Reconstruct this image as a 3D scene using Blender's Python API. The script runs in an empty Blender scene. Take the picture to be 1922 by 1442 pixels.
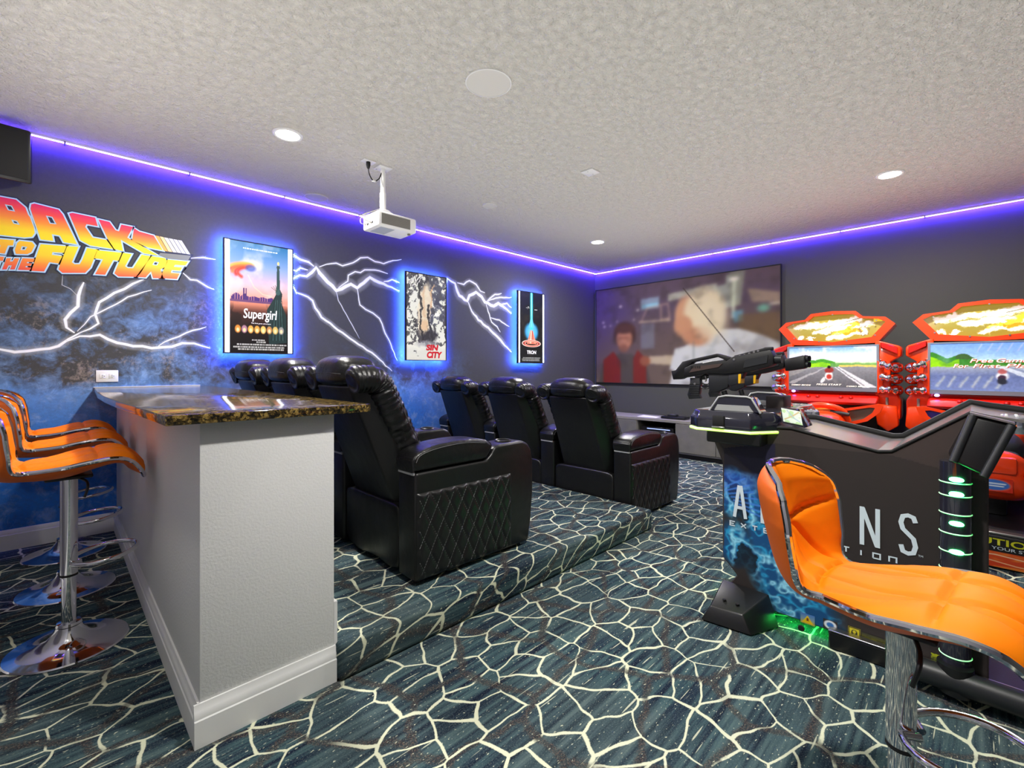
import bpy, bmesh, math, random
import numpy as np
from mathutils import Vector, Matrix
from mathutils.geometry import tessellate_polygon
random.seed(7); RNG = np.random.default_rng(7)
SC = bpy.context.scene
COL = SC.collection
PI = math.pi
def L1(c):
    c = c/255.0
    return c/12.92 if c <= 0.04045 else ((c+0.055)/1.055)**2.4
def RGB(*c): return (L1(c[0]), L1(c[1]), L1(c[2]), 1.0)

# ------------------------------------------------------------ camera, world, lights, exposure
CAM_H = 1.2
cam = bpy.data.cameras.new('camera'); camo = bpy.data.objects.new('camera', cam); COL.objects.link(camo)
camo.location = (0, 0, CAM_H)
camo.rotation_euler = (PI/2, 0, math.radians(45.23-90))
cam.sensor_fit = 'HORIZONTAL'; cam.sensor_width = 36.0
cam.lens = 36.0*866.0/1922.0
cam.shift_y = -(721-691.3)/1922.0
cam.clip_start = 0.02
SC.camera = camo
SC.view_settings.view_transform = 'Standard'; SC.view_settings.look = 'None'
SC.view_settings.gamma = 1.0; SC.view_settings.use_curve_mapping = False
SC.view_settings.exposure = 0.0
wd = bpy.data.worlds.new('world'); SC.world = wd; wd.use_nodes = True
wd.node_tree.nodes['Background'].inputs[0].default_value = (0.8, 0.85, 1.0, 1)
wd.node_tree.nodes['Background'].inputs[1].default_value = 0.25
def area(name, loc, rot, size, power, color=(1, 1, 1), shape='DISK', size_y=None, spread=180):
    l = bpy.data.lights.new(name, 'AREA'); l.shape = shape; l.size = size
    if size_y: l.size_y = size_y
    l.energy = power; l.color = color; l.spread = math.radians(spread)
    o = bpy.data.objects.new(name, l); COL.objects.link(o); o.location = loc; o.rotation_euler = rot
    return o
DOWN = [(1.12, 3.28), (4.83, 0.50), (4.82, 3.34), (1.12, 0.50), (-.20, 1.75)]
for i, (x, y) in enumerate(DOWN):
    area('downlight_lamp', (x, y, 2.765), (0, 0, 0), 0.13, (66, 66, 66, 62, 11)[i], (1.0, 0.97, 0.925))
area('added_bounce_fill', (-.1, 2.9, 1.8), (PI, 0, 0), 0.5, 6, (1.0, 0.985, 0.95), 'RECTANGLE', 2.4)  # added upward fill to brighten the bar side, no fixture in the room
area('added_bounce_fill', (2.6, 1.4, 1.85), (PI, 0, 0), 6.0, 62, (1.0, 0.985, 0.95), 'RECTANGLE', 4.6)  # added room-wide fill aimed at the ceiling, a lamp without a body

# ------------------------------------------------------------ materials
def new_mat(name):
    m = bpy.data.materials.new(name); m.use_nodes = True
    nt = m.node_tree; b = nt.nodes['Principled BSDF']
    return m, nt, b
def N(nt, kind, **kw):
    n = nt.nodes.new(kind)
    for k, v in kw.items():
        if isinstance(k, str) and hasattr(n, k): setattr(n, k, v)
    return n
def mth(nt, op, a, b=None, c=None, clamp=False):
    n = nt.nodes.new('ShaderNodeMath'); n.operation = op; n.use_clamp = clamp
    for i, v in enumerate((a, b, c)):
        if v is None: continue
        if isinstance(v, (int, float)): n.inputs[i].default_value = v
        else: nt.links.new(v, n.inputs[i])
    return n.outputs[0]
def mixc(nt, f, a, b, mode='MIX'):
    n = nt.nodes.new('ShaderNodeMix'); n.data_type = 'RGBA'; n.blend_type = mode
    for s, v in ((n.inputs[0], f), (n.inputs[6], a), (n.inputs[7], b)):
        if isinstance(v, (int, float)): s.default_value = v
        elif isinstance(v, tuple): s.default_value = v
        else: nt.links.new(v, s)
    return n.outputs[2]
def ramp(nt, f, stops):
    n = nt.nodes.new('ShaderNodeValToRGB'); nt.links.new(f, n.inputs[0])
    e = n.color_ramp.elements
    e[0].position, e[0].color = stops[0]; e[1].position, e[1].color = stops[-1]
    for p, c in stops[1:-1]:
        k = e.new(p); k.color = c
    return n.outputs[0]
def noise(nt, vec, scale, detail=3, rough=0.5, dist=0.0):
    n = nt.nodes.new('ShaderNodeTexNoise'); n.inputs['Scale'].default_value = scale
    n.inputs['Detail'].default_value = detail; n.inputs['Roughness'].default_value = rough
    n.inputs['Distortion'].default_value = dist
    if vec is not None: nt.links.new(vec, n.inputs['Vector'])
    return n.outputs['Fac']
def objco(nt): return nt.nodes.new('ShaderNodeTexCoord').outputs['Object']
def bump(nt, b, h, strength, dist=0.01):
    n = nt.nodes.new('ShaderNodeBump'); n.inputs['Strength'].default_value = strength
    n.inputs['Distance'].default_value = dist
    nt.links.new(h, n.inputs['Height']); nt.links.new(n.outputs[0], b.inputs['Normal'])
def M(name, rgb, rough=0.5, metal=0.0, bs=None, bstr=0.2, bd=0.004, var=0.0, coat=0.0, spec=0.5):
    m, nt, b = new_mat(name)
    b.inputs['Base Color'].default_value = RGB(*rgb); b.inputs['Roughness'].default_value = rough
    b.inputs['Metallic'].default_value = metal; b.inputs['Coat Weight'].default_value = coat
    b.inputs['Coat Roughness'].default_value = 0.05
    b.inputs['Specular IOR Level'].default_value = spec
    co = objco(nt)
    if var:
        f = noise(nt, co, 9.0, 4)
        k = tuple(max(0, c*(1-var)) for c in RGB(*rgb)[:3])+(1,)
        k2 = tuple(min(1, c*(1+var)) for c in RGB(*rgb)[:3])+(1,)
        nt.links.new(ramp(nt, f, [(0.3, k), (0.7, k2)]), b.inputs['Base Color'])
    if bs: bump(nt, b, noise(nt, co, bs, 3), bstr, bd)
    return m
def EM(name, rgb, strength, base=None):
    m, nt, b = new_mat(name)
    b.inputs['Base Color'].default_value = RGB(*(base or rgb)); b.inputs['Roughness'].default_value = 0.4
    b.inputs['Emission Color'].default_value = RGB(*rgb); b.inputs['Emission Strength'].default_value = strength
    return m
def EMraw(name, col, strength):
    m, nt, b = new_mat(name)
    b.inputs['Base Color'].default_value = (0.8, 0.8, 0.8, 1); b.inputs['Roughness'].default_value = 0.4
    b.inputs['Emission Color'].default_value = col+(1,); b.inputs['Emission Strength'].default_value = strength
    return m
def PAINT(name, emit=0.0, rough=0.45, spec=0.4):
    m, nt, b = new_mat(name)
    a = nt.nodes.new('ShaderNodeAttribute'); a.attribute_name = 'ink'
    nt.links.new(a.outputs['Color'], b.inputs['Base Color']); b.inputs['Roughness'].default_value = rough
    b.inputs['Specular IOR Level'].default_value = spec
    if emit:
        nt.links.new(a.outputs['Color'], b.inputs['Emission Color']); b.inputs['Emission Strength'].default_value = emit
    return m
m_ceil, nt, b = new_mat('ceiling_paint')
b.inputs['Base Color'].default_value = RGB(226, 223, 214); b.inputs['Roughness'].default_value = 0.9
co = objco(nt)
h = mth(nt, 'ADD', noise(nt, co, 22, 5, 0.65, 0.6), mth(nt, 'MULTIPLY', noise(nt, co, 70, 2), 0.5))
bump(nt, b, h, 1.0, 0.035)
m_white = M('white_wall_paint', (214, 214, 212), 0.75, bs=120, bstr=0.32, bd=0.004)
m_trim = M('white_trim_paint', (226, 226, 224), 0.45, bs=60, bstr=0.05)
m_grey = M('charcoal_wall_paint', (71, 72, 67), 0.8, bs=190, bstr=0.15, bd=0.003)
# mural wall: charcoal sky with blue painted smoke
m_mural, nt, b = new_mat('mural_wall_paint')
co = objco(nt); sp = nt.nodes.new('ShaderNodeSeparateXYZ'); nt.links.new(co, sp.inputs[0])
X_, Z_ = sp.outputs[0], sp.outputs[2]
n1 = noise(nt, co, 2.6, 8, 0.62, 0.4); n2 = noise(nt, co, 11, 7, 0.7, 0.6); n3 = noise(nt, co, 34, 5, 0.75)
cl = mth(nt, 'ADD', mth(nt, 'MULTIPLY', n1, 0.7), mth(nt, 'MULTIPLY', n2, 0.45))
left = mth(nt, 'SUBTRACT', 1.0, mth(nt, 'MULTIPLY', mth(nt, 'SUBTRACT', X_, 0.75), 1.6), clamp=True)     # 1 left of X=.75
mid = mth(nt, 'SUBTRACT', 1.0, mth(nt, 'MULTIPLY', mth(nt, 'ABSOLUTE', mth(nt, 'SUBTRACT', X_, 2.7)), 0.85), clamp=True)
topL = mth(nt, 'MULTIPLY', mth(nt, 'SUBTRACT', 2.0, Z_), 1.9, clamp=True)
topM = mth(nt, 'MULTIPLY', mth(nt, 'SUBTRACT', 1.46, Z_), 2.4, clamp=True)
reg = mth(nt, 'MAXIMUM', mth(nt, 'MULTIPLY', left, topL), mth(nt, 'MULTIPLY', mid, topM))
low = mth(nt, 'MULTIPLY', mth(nt, 'SUBTRACT', 1.15, Z_), 2.2, clamp=True)
lowx = mth(nt, 'SUBTRACT', 1.0, mth(nt, 'MULTIPLY', mth(nt, 'SUBTRACT', X_, 3.3), 2.0), clamp=True)
low = mth(nt, 'MULTIPLY', low, lowx)
smoke = mth(nt, 'MULTIPLY', mth(nt, 'SUBTRACT', mth(nt, 'ADD', cl, mth(nt, 'MULTIPLY', low, 0.55)), 0.53), 5.0, clamp=True)
smoke = mth(nt, 'MULTIPLY', smoke, reg)
smoke = mth(nt, 'MULTIPLY', smoke, mth(nt, 'ADD', 0.35, mth(nt, 'MULTIPLY', n3, 1.1)), clamp=True)
blue = mixc(nt, low, RGB(104, 148, 206), RGB(20, 110, 206))
blue = mixc(nt, mth(nt, 'MULTIPLY', mth(nt, 'SUBTRACT', n2, 0.5), 2.2, clamp=True), blue, RGB(168, 192, 228))
base = mixc(nt, n3, RGB(52, 52, 52), RGB(70, 70, 69))
dust = mth(nt, 'MULTIPLY', mth(nt, 'SUBTRACT', mth(nt, 'MULTIPLY', n3, noise(nt, co, 5, 5)), 0.29), 9, clamp=True)
dust = mth(nt, 'MULTIPLY', mth(nt, 'MULTIPLY', dust, left), mth(nt, 'MULTIPLY', topL, 0.75))
c0 = mixc(nt, dust, base, RGB(150, 138, 130))
nt.links.new(mixc(nt, smoke, c0, blue), b.inputs['Base Color']); b.inputs['Roughness'].default_value = 0.7
bump(nt, b, noise(nt, co, 190, 2), 0.15, 0.003)
# carpet: cream crackle lines on streaked navy and teal
m_carpet, nt, b = new_mat('patterned_carpet')
g = nt.nodes.new('ShaderNodeNewGeometry'); sp = nt.nodes.new('ShaderNodeSeparateXYZ'); nt.links.new(g.outputs['Position'], sp.inputs[0])
u = mth(nt, 'SUBTRACT', sp.outputs[0], sp.outputs[2]); v = mth(nt, 'ADD', sp.outputs[1], sp.outputs[2])
def vec2(a, b_):
    c = nt.nodes.new('ShaderNodeCombineXYZ')
    for i, q in enumerate((a, b_)):
        if isinstance(q, float): c.inputs[i].default_value = q
        else: nt.links.new(q, c.inputs[i])
    return c.outputs[0]
uv = vec2(u, v)
d1 = noise(nt, uv, 4.2, 2); d2 = noise(nt, vec2(mth(nt, 'ADD', u, 7.3), v), 4.2, 2)
uu = mth(nt, 'ADD', mth(nt, 'MULTIPLY', u, 0.80), mth(nt, 'MULTIPLY', mth(nt, 'SUBTRACT', d1, 0.5), 0.10))
vv = mth(nt, 'ADD', v, mth(nt, 'MULTIPLY', mth(nt, 'SUBTRACT', d2, 0.5), 0.10))
vo = nt.nodes.new('ShaderNodeTexVoronoi'); vo.feature = 'DISTANCE_TO_EDGE'; vo.voronoi_dimensions = '2D'
vo.inputs['Scale'].default_value = 7.2; vo.inputs['Randomness'].default_value = 0.92
nt.links.new(vec2(uu, vv), vo.inputs['Vector'])
wn = noise(nt, uv, 5.5, 2)
thr = mth(nt, 'ADD', 0.026, mth(nt, 'MULTIPLY', mth(nt, 'MULTIPLY', mth(nt, 'SUBTRACT', wn, 0.30), 1.0, clamp=True), 0.065))
edge = mth(nt, 'ADD', vo.outputs['Distance'], mth(nt, 'MULTIPLY', mth(nt, 'SUBTRACT', noise(nt, uv, 130, 1), 0.5), 0.022))
line = mth(nt, 'MULTIPLY', mth(nt, 'SUBTRACT', thr, edge), 60, clamp=True)
st = noise(nt, vec2(mth(nt, 'MULTIPLY', u, 1.6), mth(nt, 'MULTIPLY', v, 34)), 1.0, 4, 0.6)
big = noise(nt, uv, 1.7, 2)
bs_ = ramp(nt, st, [(0.36, RGB(12, 20, 42)), (0.44, RGB(32, 46, 62)), (0.53, RGB(54, 78, 84)), (0.68, RGB(80, 104, 106))])
teal = ramp(nt, st, [(0.32, RGB(26, 36, 48)), (0.50, RGB(58, 74, 80)), (0.72, RGB(92, 108, 108))])
bb = mixc(nt, mth(nt, 'MULTIPLY', mth(nt, 'SUBTRACT', big, 0.42), 5, clamp=True), bs_, teal)
vb = nt.nodes.new('ShaderNodeTexVoronoi'); vb.feature = 'DISTANCE_TO_EDGE'; vb.voronoi_dimensions = '2D'; vb.inputs['Scale'].default_value = 3.4
nt.links.new(vec2(mth(nt, 'ADD', uu, 3.1), vv), vb.inputs['Vector'])
brown = mth(nt, 'MULTIPLY', mth(nt, 'SUBTRACT', 0.065, mth(nt, 'ADD', vb.outputs['Distance'], mth(nt, 'MULTIPLY', mth(nt, 'SUBTRACT', noise(nt, uv, 60, 2), 0.5), 0.06))), 26, clamp=True)
spk = noise(nt, uv, 170, 2)
bb = mixc(nt, mth(nt, 'MULTIPLY', brown, 0.66), bb, mixc(nt, mth(nt, 'MULTIPLY', mth(nt, 'SUBTRACT', spk, 0.50), 9, clamp=True), RGB(46, 44, 46), RGB(104, 84, 72)))
bb = mixc(nt, mth(nt, 'MULTIPLY', mth(nt, 'SUBTRACT', noise(nt, uv, 210, 2), 0.5), 1.6, clamp=True), bb, RGB(112, 126, 122))
speck = mth(nt, 'MULTIPLY', mth(nt, 'SUBTRACT', noise(nt, vec2(mth(nt, 'MULTIPLY', u, 60.0), mth(nt, 'MULTIPLY', v, 130.0)), 1.0, 1), 0.675), 18, clamp=True)
dash = mth(nt, 'MULTIPLY', mth(nt, 'SUBTRACT', noise(nt, vec2(mth(nt, 'MULTIPLY', u, 4.5), mth(nt, 'MULTIPLY', v, 75.0)), 1.0, 1), 0.695), 24, clamp=True)
cream = RGB(214, 216, 188)
bb = mixc(nt, mth(nt, 'MULTIPLY', speck, 0.65), bb, cream)
bb = mixc(nt, mth(nt, 'MULTIPLY', dash, 0.7), bb, cream)
line = mth(nt, 'MULTIPLY', line, mth(nt, 'SUBTRACT', 1.0, mth(nt, 'MULTIPLY', brown, mth(nt, 'MULTIPLY', mth(nt, 'SUBTRACT', noise(nt, uv, 3, 1), 0.46), 9, clamp=True))))
nt.links.new(mixc(nt, line, bb, cream), b.inputs['Base Color']); b.inputs['Roughness'].default_value = 0.95
b.inputs['Specular IOR Level'].default_value = 0.1
bump(nt, b, noise(nt, uv, 320, 2), 0.35, 0.004)
# granite
m_granite, nt, b = new_mat('black_gold_granite')
co = objco(nt); vo = nt.nodes.new('ShaderNodeTexVoronoi'); vo.inputs['Scale'].default_value = 120; nt.links.new(co, vo.inputs['Vector'])
nz = noise(nt, co, 55, 4, 0.6)
f = mth(nt, 'MULTIPLY', nz, mth(nt, 'ADD', 0.55, mth(nt, 'MULTIPLY', vo.outputs['Color'], 0.8)))
nt.links.new(ramp(nt, f, [(0.30, RGB(24, 22, 18)), (0.47, RGB(58, 48, 28)), (0.56, RGB(112, 90, 46)), (0.66, RGB(150, 126, 70)), (0.75, RGB(40, 36, 30))]), b.inputs['Base Color'])
b.inputs['Roughness'].default_value = 0.09
def leather(name, rgb, rough, wr=0.3, spec=0.5):
    m, nt, b = new_mat(name)
    b.inputs['Base Color'].default_value = RGB(*rgb); b.inputs['Roughness'].default_value = rough
    b.inputs['Specular IOR Level'].default_value = spec
    co = objco(nt)
    h = mth(nt, 'ADD', mth(nt, 'MULTIPLY', noise(nt, co, 240, 2), 0.12), mth(nt, 'MULTIPLY', noise(nt, co, 9, 3), 1.0))
    bump(nt, b, h, wr, 0.02)
    return m
m_leather = leather('black_leather', (17, 17, 18), 0.36, 0.2)
m_leather2 = leather('black_leather_soft', (18, 18, 19), 0.28, 0.42)
m_stitch = M('grey_thread', (118, 118, 120), 0.6)
m_stitch_dark = M('dark_thread', (52, 52, 54), .6)
m_orange = leather('orange_leather', (238, 124, 0), 0.6, 0.04, 0.2)
m_oshell = leather('orange_leather_shell', (222, 100, 4), 0.5, 0.06)
m_chrome = M('chrome', (225, 225, 230), 0.06, 1.0)
m_steel = M('brushed_steel', (190, 188, 186), 0.28, 1.0)
m_silver = M('silver_paint', (176, 178, 176), .35, .3)
m_black = M('black_plastic', (20, 20, 22), 0.35, bs=200, bstr=0.05)
m_gloss = M('gloss_black_plastic', (38, 38, 50), 0.1, coat=0.7)
m_matte = M('matte_black', (14, 14, 15), 0.7)
m_brown = M('dark_brown_laminate', (62, 54, 52), 0.42, bs=30, bstr=0.03)
m_red = M('red_gelcoat', (248, 66, 14), 0.25, coat=0.5)
m_redd = M('deep_red_gelcoat', (205, 24, 12), 0.25, coat=0.5)
m_wplastic = M('white_plastic', (232, 232, 230), 0.4, bs=80, bstr=0.03)
m_gplastic = M('grey_plastic', (120, 118, 110), 0.5)
m_seatpad = M('dark_grey_vinyl', (44, 45, 47), 0.5, bs=150, bstr=0.1)
m_wood = M('grey_oak_laminate', (112, 110, 102), 0.55, bs=40, bstr=0.1, var=0.12)
m_woodtop = M('grey_oak_top', (140, 136, 128), 0.5, var=0.08)
m_gun = M('gunmetal_black', (17, 17, 18), 0.4, bs=120, bstr=0.06)
m_gun2 = M('gunmetal_grey', (32, 34, 37), 0.42, bs=120, bstr=0.06)
m_yellow = M('yellow_plastic', (235, 180, 20), 0.4)
m_paper = M('white_paper', (235, 235, 232), 0.7)
m_cyan = M('pale_ink', (178, 214, 240), 0.6)
m_navy = M('navy_ink', (26, 34, 66), 0.6)
m_ink = M('white_ink', (214, 228, 236), 0.5)
m_redink = M('red_ink', (205, 20, 40), 0.5)
m_yink = M('yellow_ink', (214, 214, 30), 0.5)
m_led = EMraw('blue_led', (0.14, 0.06, 1.0), 85.0)
m_wash = EMraw('added_blue_wash', (0.05, 0.02, 1.0), 420.0)
m_poster_led = EMraw('poster_blue_led', (0.03, 0.10, 1.0), 1300.0)
m_tube = EM('white_led_tube', (235, 242, 255), 1.6)
m_lens = EM('downlight_lens', (255, 252, 245), 14.0)
m_green = EMraw('green_led', (0.03, 1.0, 0.14), 48.0)
m_greenrim = EMraw('green_rim', (0.02, 0.9, 0.12), 0.7)
m_lime = EMraw('lime_led', (0.38, 0.75, 0.02), 1.6)
m_indigo = EMraw('indigo_led', (0.35, 0.2, 1.0), 8.0)
m_display = EM('blue_white_display', (170, 190, 255), 0.9)
m_paint = PAINT('printed_ink', 0.0, 0.5)
m_back = PAINT('backlit_print', 0.34, 0.35)
m_screen = PAINT('lit_screen', 0.6, 0.25)
m_proj = PAINT('projected_picture', 0.24, 0.8, 0.1)
# logo gradients in wall coordinates
def grad(name, top, bot, stops):
    m, nt, b = new_mat(name)
    co = objco(nt); sp = nt.nodes.new('ShaderNodeSeparateXYZ'); nt.links.new(co, sp.inputs[0])
    zt = mth(nt, 'ADD', top[0], mth(nt, 'MULTIPLY', sp.outputs[0], top[1]))
    zb = mth(nt, 'ADD', bot[0], mth(nt, 'MULTIPLY', sp.outputs[0], bot[1]))
    t = mth(nt, 'DIVIDE', mth(nt, 'SUBTRACT', zt, sp.outputs[2]), mth(nt, 'SUBTRACT', zt, zb), clamp=True)
    nt.links.new(ramp(nt, t, stops), b.inputs['Base Color']); b.inputs['Roughness'].default_value = 0.6
    return m
m_g0 = grad('logo_back_gradient', (2.304, -0.07), (2.068, 0.01), [(0.0, RGB(226, 22, 88)), (0.22, RGB(242, 70, 62)), (0.5, RGB(250, 150, 40)), (0.75, RGB(252, 214, 22)), (1.0, RGB(250, 224, 20))])
m_g1 = grad('logo_to_gradient', (2.05, 0.0), (1.955, 0.0), [(0.0, RGB(250, 200, 30)), (1.0, RGB(250, 156, 46))])
m_g2 = grad('logo_the_gradient', (1.935, 0.0), (1.85, 0.0), [(0.0, RGB(250, 140, 50)), (1.0, RGB(240, 72, 60))])
m_g3 = grad('logo_future_gradient', (2.05, 0.022), (1.862, 0.06), [(0.0, RGB(250, 222, 20)), (0.4, RGB(252, 206, 26)), (0.75, RGB(250, 140, 44)), (1.0, RGB(244, 84, 56))])

# ------------------------------------------------------------ mesh helpers
def link(name, bm, mat, parent=None, loc=None, sharp=38, smooth=True):
    me = bpy.data.meshes.new(name)
    bm.normal_update(); bm.to_mesh(me); bm.free()
    me.materials.append(mat)
    if smooth and len(me.polygons):
        me.polygons.foreach_set('use_smooth', [True]*len(me.polygons))
        me.set_sharp_from_angle(angle=math.radians(sharp))
    o = bpy.data.objects.new(name, me); COL.objects.link(o)
    if parent is not None: o.parent = parent
    if loc is not None: o.location = loc
    return o
def thing(name, label, cat, loc=(0, 0, 0), rz=0.0, group=None):
    o = bpy.data.objects.new(name, None); COL.objects.link(o)
    o.empty_display_size = 0.1
    o.location = loc; o.rotation_euler = (0, 0, rz)
    o['label'] = label; o['category'] = cat
    if group: o['group'] = group
    return o
def tag(o, label, cat, group=None):
    o['label'] = label; o['category'] = cat
    if group: o['group'] = group
    return o
def struct(name, bm, mat, parent=None, **kw):
    o = link(name, bm, mat, parent, **kw)
    if parent is None: o['kind'] = 'structure'
    return o
def copy_tree(o, parent=None):
    c = o.copy(); COL.objects.link(c)
    if parent is not None: c.parent = parent
    for ch in list(o.children): copy_tree(ch, c)
    return c
def abox(bm, x0, x1, y0, y1, z0, z1, r=0.0, seg=2):
    t = bmesh.new(); bmesh.ops.create_cube(t, size=1.0)
    for v in t.verts:
        v.co = Vector(((x0+x1)/2+v.co.x*(x1-x0), (y0+y1)/2+v.co.y*(y1-y0), (z0+z1)/2+v.co.z*(z1-z0)))
    if r > 0: bmesh.ops.bevel(t, geom=list(t.edges), offset=r, segments=seg, profile=0.5, affect='EDGES')
    merge(bm, t); return bm
def merge(bm, t):
    me = bpy.data.meshes.new('tmp'); t.to_mesh(me); t.free(); bm.from_mesh(me); bpy.data.meshes.remove(me)
def box(x0, x1, y0, y1, z0, z1, r=0.0, seg=2): return abox(bmesh.new(), x0, x1, y0, y1, z0, z1, r, seg)
def aprism(bm, poly, axis, a0, a1, r=0.0, seg=2):
    """poly in the plane of the two other axes (in xyz order), extruded along axis from a0 to a1"""
    def P3(p, a):
        if axis == 'x': return Vector((a, p[0], p[1]))
        if axis == 'y': return Vector((p[0], a, p[1]))
        return Vector((p[0], p[1], a))
    t = bmesh.new()
    A = [t.verts.new(P3(p, a0)) for p in poly]; B = [t.verts.new(P3(p, a1)) for p in poly]
    n = len(poly)
    fa = t.faces.new(A); fb = t.faces.new(B[::-1])
    for i in range(n): t.faces.new((A[(i+1) % n], A[i], B[i], B[(i+1) % n]))
    bmesh.ops.recalc_face_normals(t, faces=list(t.faces))
    if r > 0: bmesh.ops.bevel(t, geom=list(t.edges), offset=r, segments=seg, profile=0.5, affect='EDGES')
    merge(bm, t); return bm
def prism(poly, axis, a0, a1, r=0.0, seg=2): return aprism(bmesh.new(), poly, axis, a0, a1, r, seg)
def aring(bm, outer, inner, axis, a0, a1):
    """frame between two outlines with the same number of points"""
    def P3(p, a):
        if axis == 'x': return Vector((a, p[0], p[1]))
        if axis == 'y': return Vector((p[0], a, p[1]))
        return Vector((p[0], p[1], a))
    t = bmesh.new(); n = len(outer)
    V = [[t.verts.new(P3(p, a)) for p in q] for q, a in ((outer, a0), (inner, a0), (inner, a1), (outer, a1))]
    for k in range(4):
        for i in range(n):
            j = (i+1) % n
            t.faces.new((V[k][i], V[k][j], V[(k+1) % 4][j], V[(k+1) % 4][i]))
    bmesh.ops.recalc_face_normals(t, faces=list(t.faces)); merge(bm, t); return bm
def catmull(pts, n, closed=False):
    P = [Vector(p) for p in pts]; out = []; m = len(P)
    segs = m if closed else m-1
    for i in range(segs):
        if closed: p0, p1, p2, p3 = P[(i-1) % m], P[i], P[(i+1) % m], P[(i+2) % m]
        else: p0, p1, p2, p3 = P[max(i-1, 0)], P[i], P[i+1], P[min(i+2, m-1)]
        for k in range(n):
            t = k/n
            out.append(0.5*((2*p1)+(p2-p0)*t+(2*p0-5*p1+4*p2-p3)*t*t+(3*p1-p0-3*p2+p3)*t**3))
    if not closed: out.append(P[-1].copy())
    return out
def atube(bm, pts, r, seg=8, closed=False, cap=True):
    P = [Vector(p) for p in pts]; n = len(P); rings = []
    rr = r if isinstance(r, (list, tuple)) else [r]*n
    up = None
    for i in range(n):
        a = P[(i-1) % n] if closed or i > 0 else P[i]; c = P[(i+1) % n] if closed or i < n-1 else P[i]
        d = (c-a)
        if d.length < 1e-9: d = Vector((0, 0, 1))
        d.normalize()
        if up is None:
            up = Vector((0, 0, 1)) if abs(d.z) < 0.9 else Vector((1, 0, 0))
        s = d.cross(up)
        if s.length < 1e-6: s = d.orthogonal()
        s.normalize(); up = s.cross(d).normalized()
        rings.append([bm.verts.new(P[i]+rr[i]*(math.cos(2*PI*k/seg)*s+math.sin(2*PI*k/seg)*up)) for k in range(seg)])
    for i in range(n if closed else n-1):
        A, B = rings[i], rings[(i+1) % n]
        for k in range(seg): bm.faces.new((A[k], A[(k+1) % seg], B[(k+1) % seg], B[k]))
    if cap and not closed:
        bm.faces.new(rings[0][::-1]); bm.faces.new(rings[-1])
    return bm
def tube(pts, r, seg=8, closed=False): return atube(bmesh.new(), pts, r, seg, closed)
def alathe(bm, prof, seg=32, origin=(0, 0, 0), axis='z'):
    def P3(r, h, a):
        c, s = math.cos(a)*r, math.sin(a)*r
        p = (c, s, h) if axis == 'z' else ((h, c, s) if axis == 'x' else (c, h, s))
        return Vector(origin)+Vector(p)
    rings = []
    for r, h in prof:
        if r < 1e-6: rings.append([bm.verts.new(P3(0, h, 0))])
        else: rings.append([bm.verts.new(P3(r, h, 2*PI*k/seg)) for k in range(seg)])
    for A, B in zip(rings, rings[1:]):
        for k in range(seg):
            j = (k+1) % seg
            if len(A) == 1 and len(B) == 1: continue
            if len(A) == 1: f = (A[0], B[j], B[k])
            elif len(B) == 1: f = (A[k], A[j], B[0])
            else: f = (A[k], A[j], B[j], B[k])
            bm.faces.new(f)
    bmesh.ops.recalc_face_normals(bm, faces=list(bm.faces))
    return bm
def lathe(prof, seg=32, origin=(0, 0, 0), axis='z'): return alathe(bmesh.new(), prof, seg, origin, axis)
def acushion(bm, c, s, e=4.0, n=9, fn=None):
    """puffy pillow: a superellipsoid of half sizes s about c"""
    t = bmesh.new(); bmesh.ops.create_cube(t, size=2.0)
    bmesh.ops.subdivide_edges(t, edges=list(t.edges), cuts=n, use_grid_fill=True)
    for v in t.verts:
        x, y, z = v.co
        k = (abs(x)**e+abs(y)**e+abs(z)**e)**(-1.0/e)
        p = Vector((x*k, y*k, z*k))
        q = Vector((c[0]+p.x*s[0], c[1]+p.y*s[1], c[2]+p.z*s[2]))
        if fn: q = fn(q, p)
        v.co = q
    merge(bm, t); return bm
def cushion(c, s, e=4.0, n=9, fn=None): return acushion(bmesh.new(), c, s, e, n, fn)
def hexa(p8):
    """eight points: bottom ring of four then top ring of four"""
    bm = bmesh.new(); V = [bm.verts.new(p) for p in p8]
    for f in ((0, 1, 2, 3), (4, 5, 6, 7), (0, 1, 5, 4), (1, 2, 6, 5), (2, 3, 7, 6), (3, 0, 4, 7)): bm.faces.new([V[i] for i in f])
    bmesh.ops.recalc_face_normals(bm, faces=list(bm.faces)); return bm
def bev(bm, r, seg=2):
    bmesh.ops.bevel(bm, geom=list(bm.edges), offset=r, segments=seg, profile=0.5, affect='EDGES'); return bm
class Plane:
    """maps flat (u,v) drawings on to a surface: origin, u and v directions; n points to the viewer's side"""
    def __init__(s, o, u, v): s.o, s.u, s.v = Vector(o), Vector(u), Vector(v); s.n = s.u.cross(s.v).normalized()
    def at(s, u, v, d=0.0): return s.o+s.u*u+s.v*v+s.n*d
def poly_offset(P, d):
    n = len(P); out = []
    area_ = sum(P[i][0]*P[(i+1) % n][1]-P[(i+1) % n][0]*P[i][1] for i in range(n))
    sg = 1 if area_ > 0 else -1
    for i in range(n):
        a, b_, c = Vector(P[i-1]), Vector(P[i]), Vector(P[(i+1) % n])
        d1 = (b_-a); d2 = (c-b_)
        if d1.length < 1e-6 or d2.length < 1e-6: out.append(tuple(b_)); continue
        d1.normalize(); d2.normalize()
        n1 = Vector((d1.y, -d1.x))*sg; n2 = Vector((d2.y, -d2.x))*sg
        m = n1+n2
        if m.length < 0.2: m = n1.copy()
        m.normalize(); k = d/max(0.45, m.dot(n1))
        out.append((b_.x+m.x*k, b_.y+m.y*k))
    return out
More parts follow.
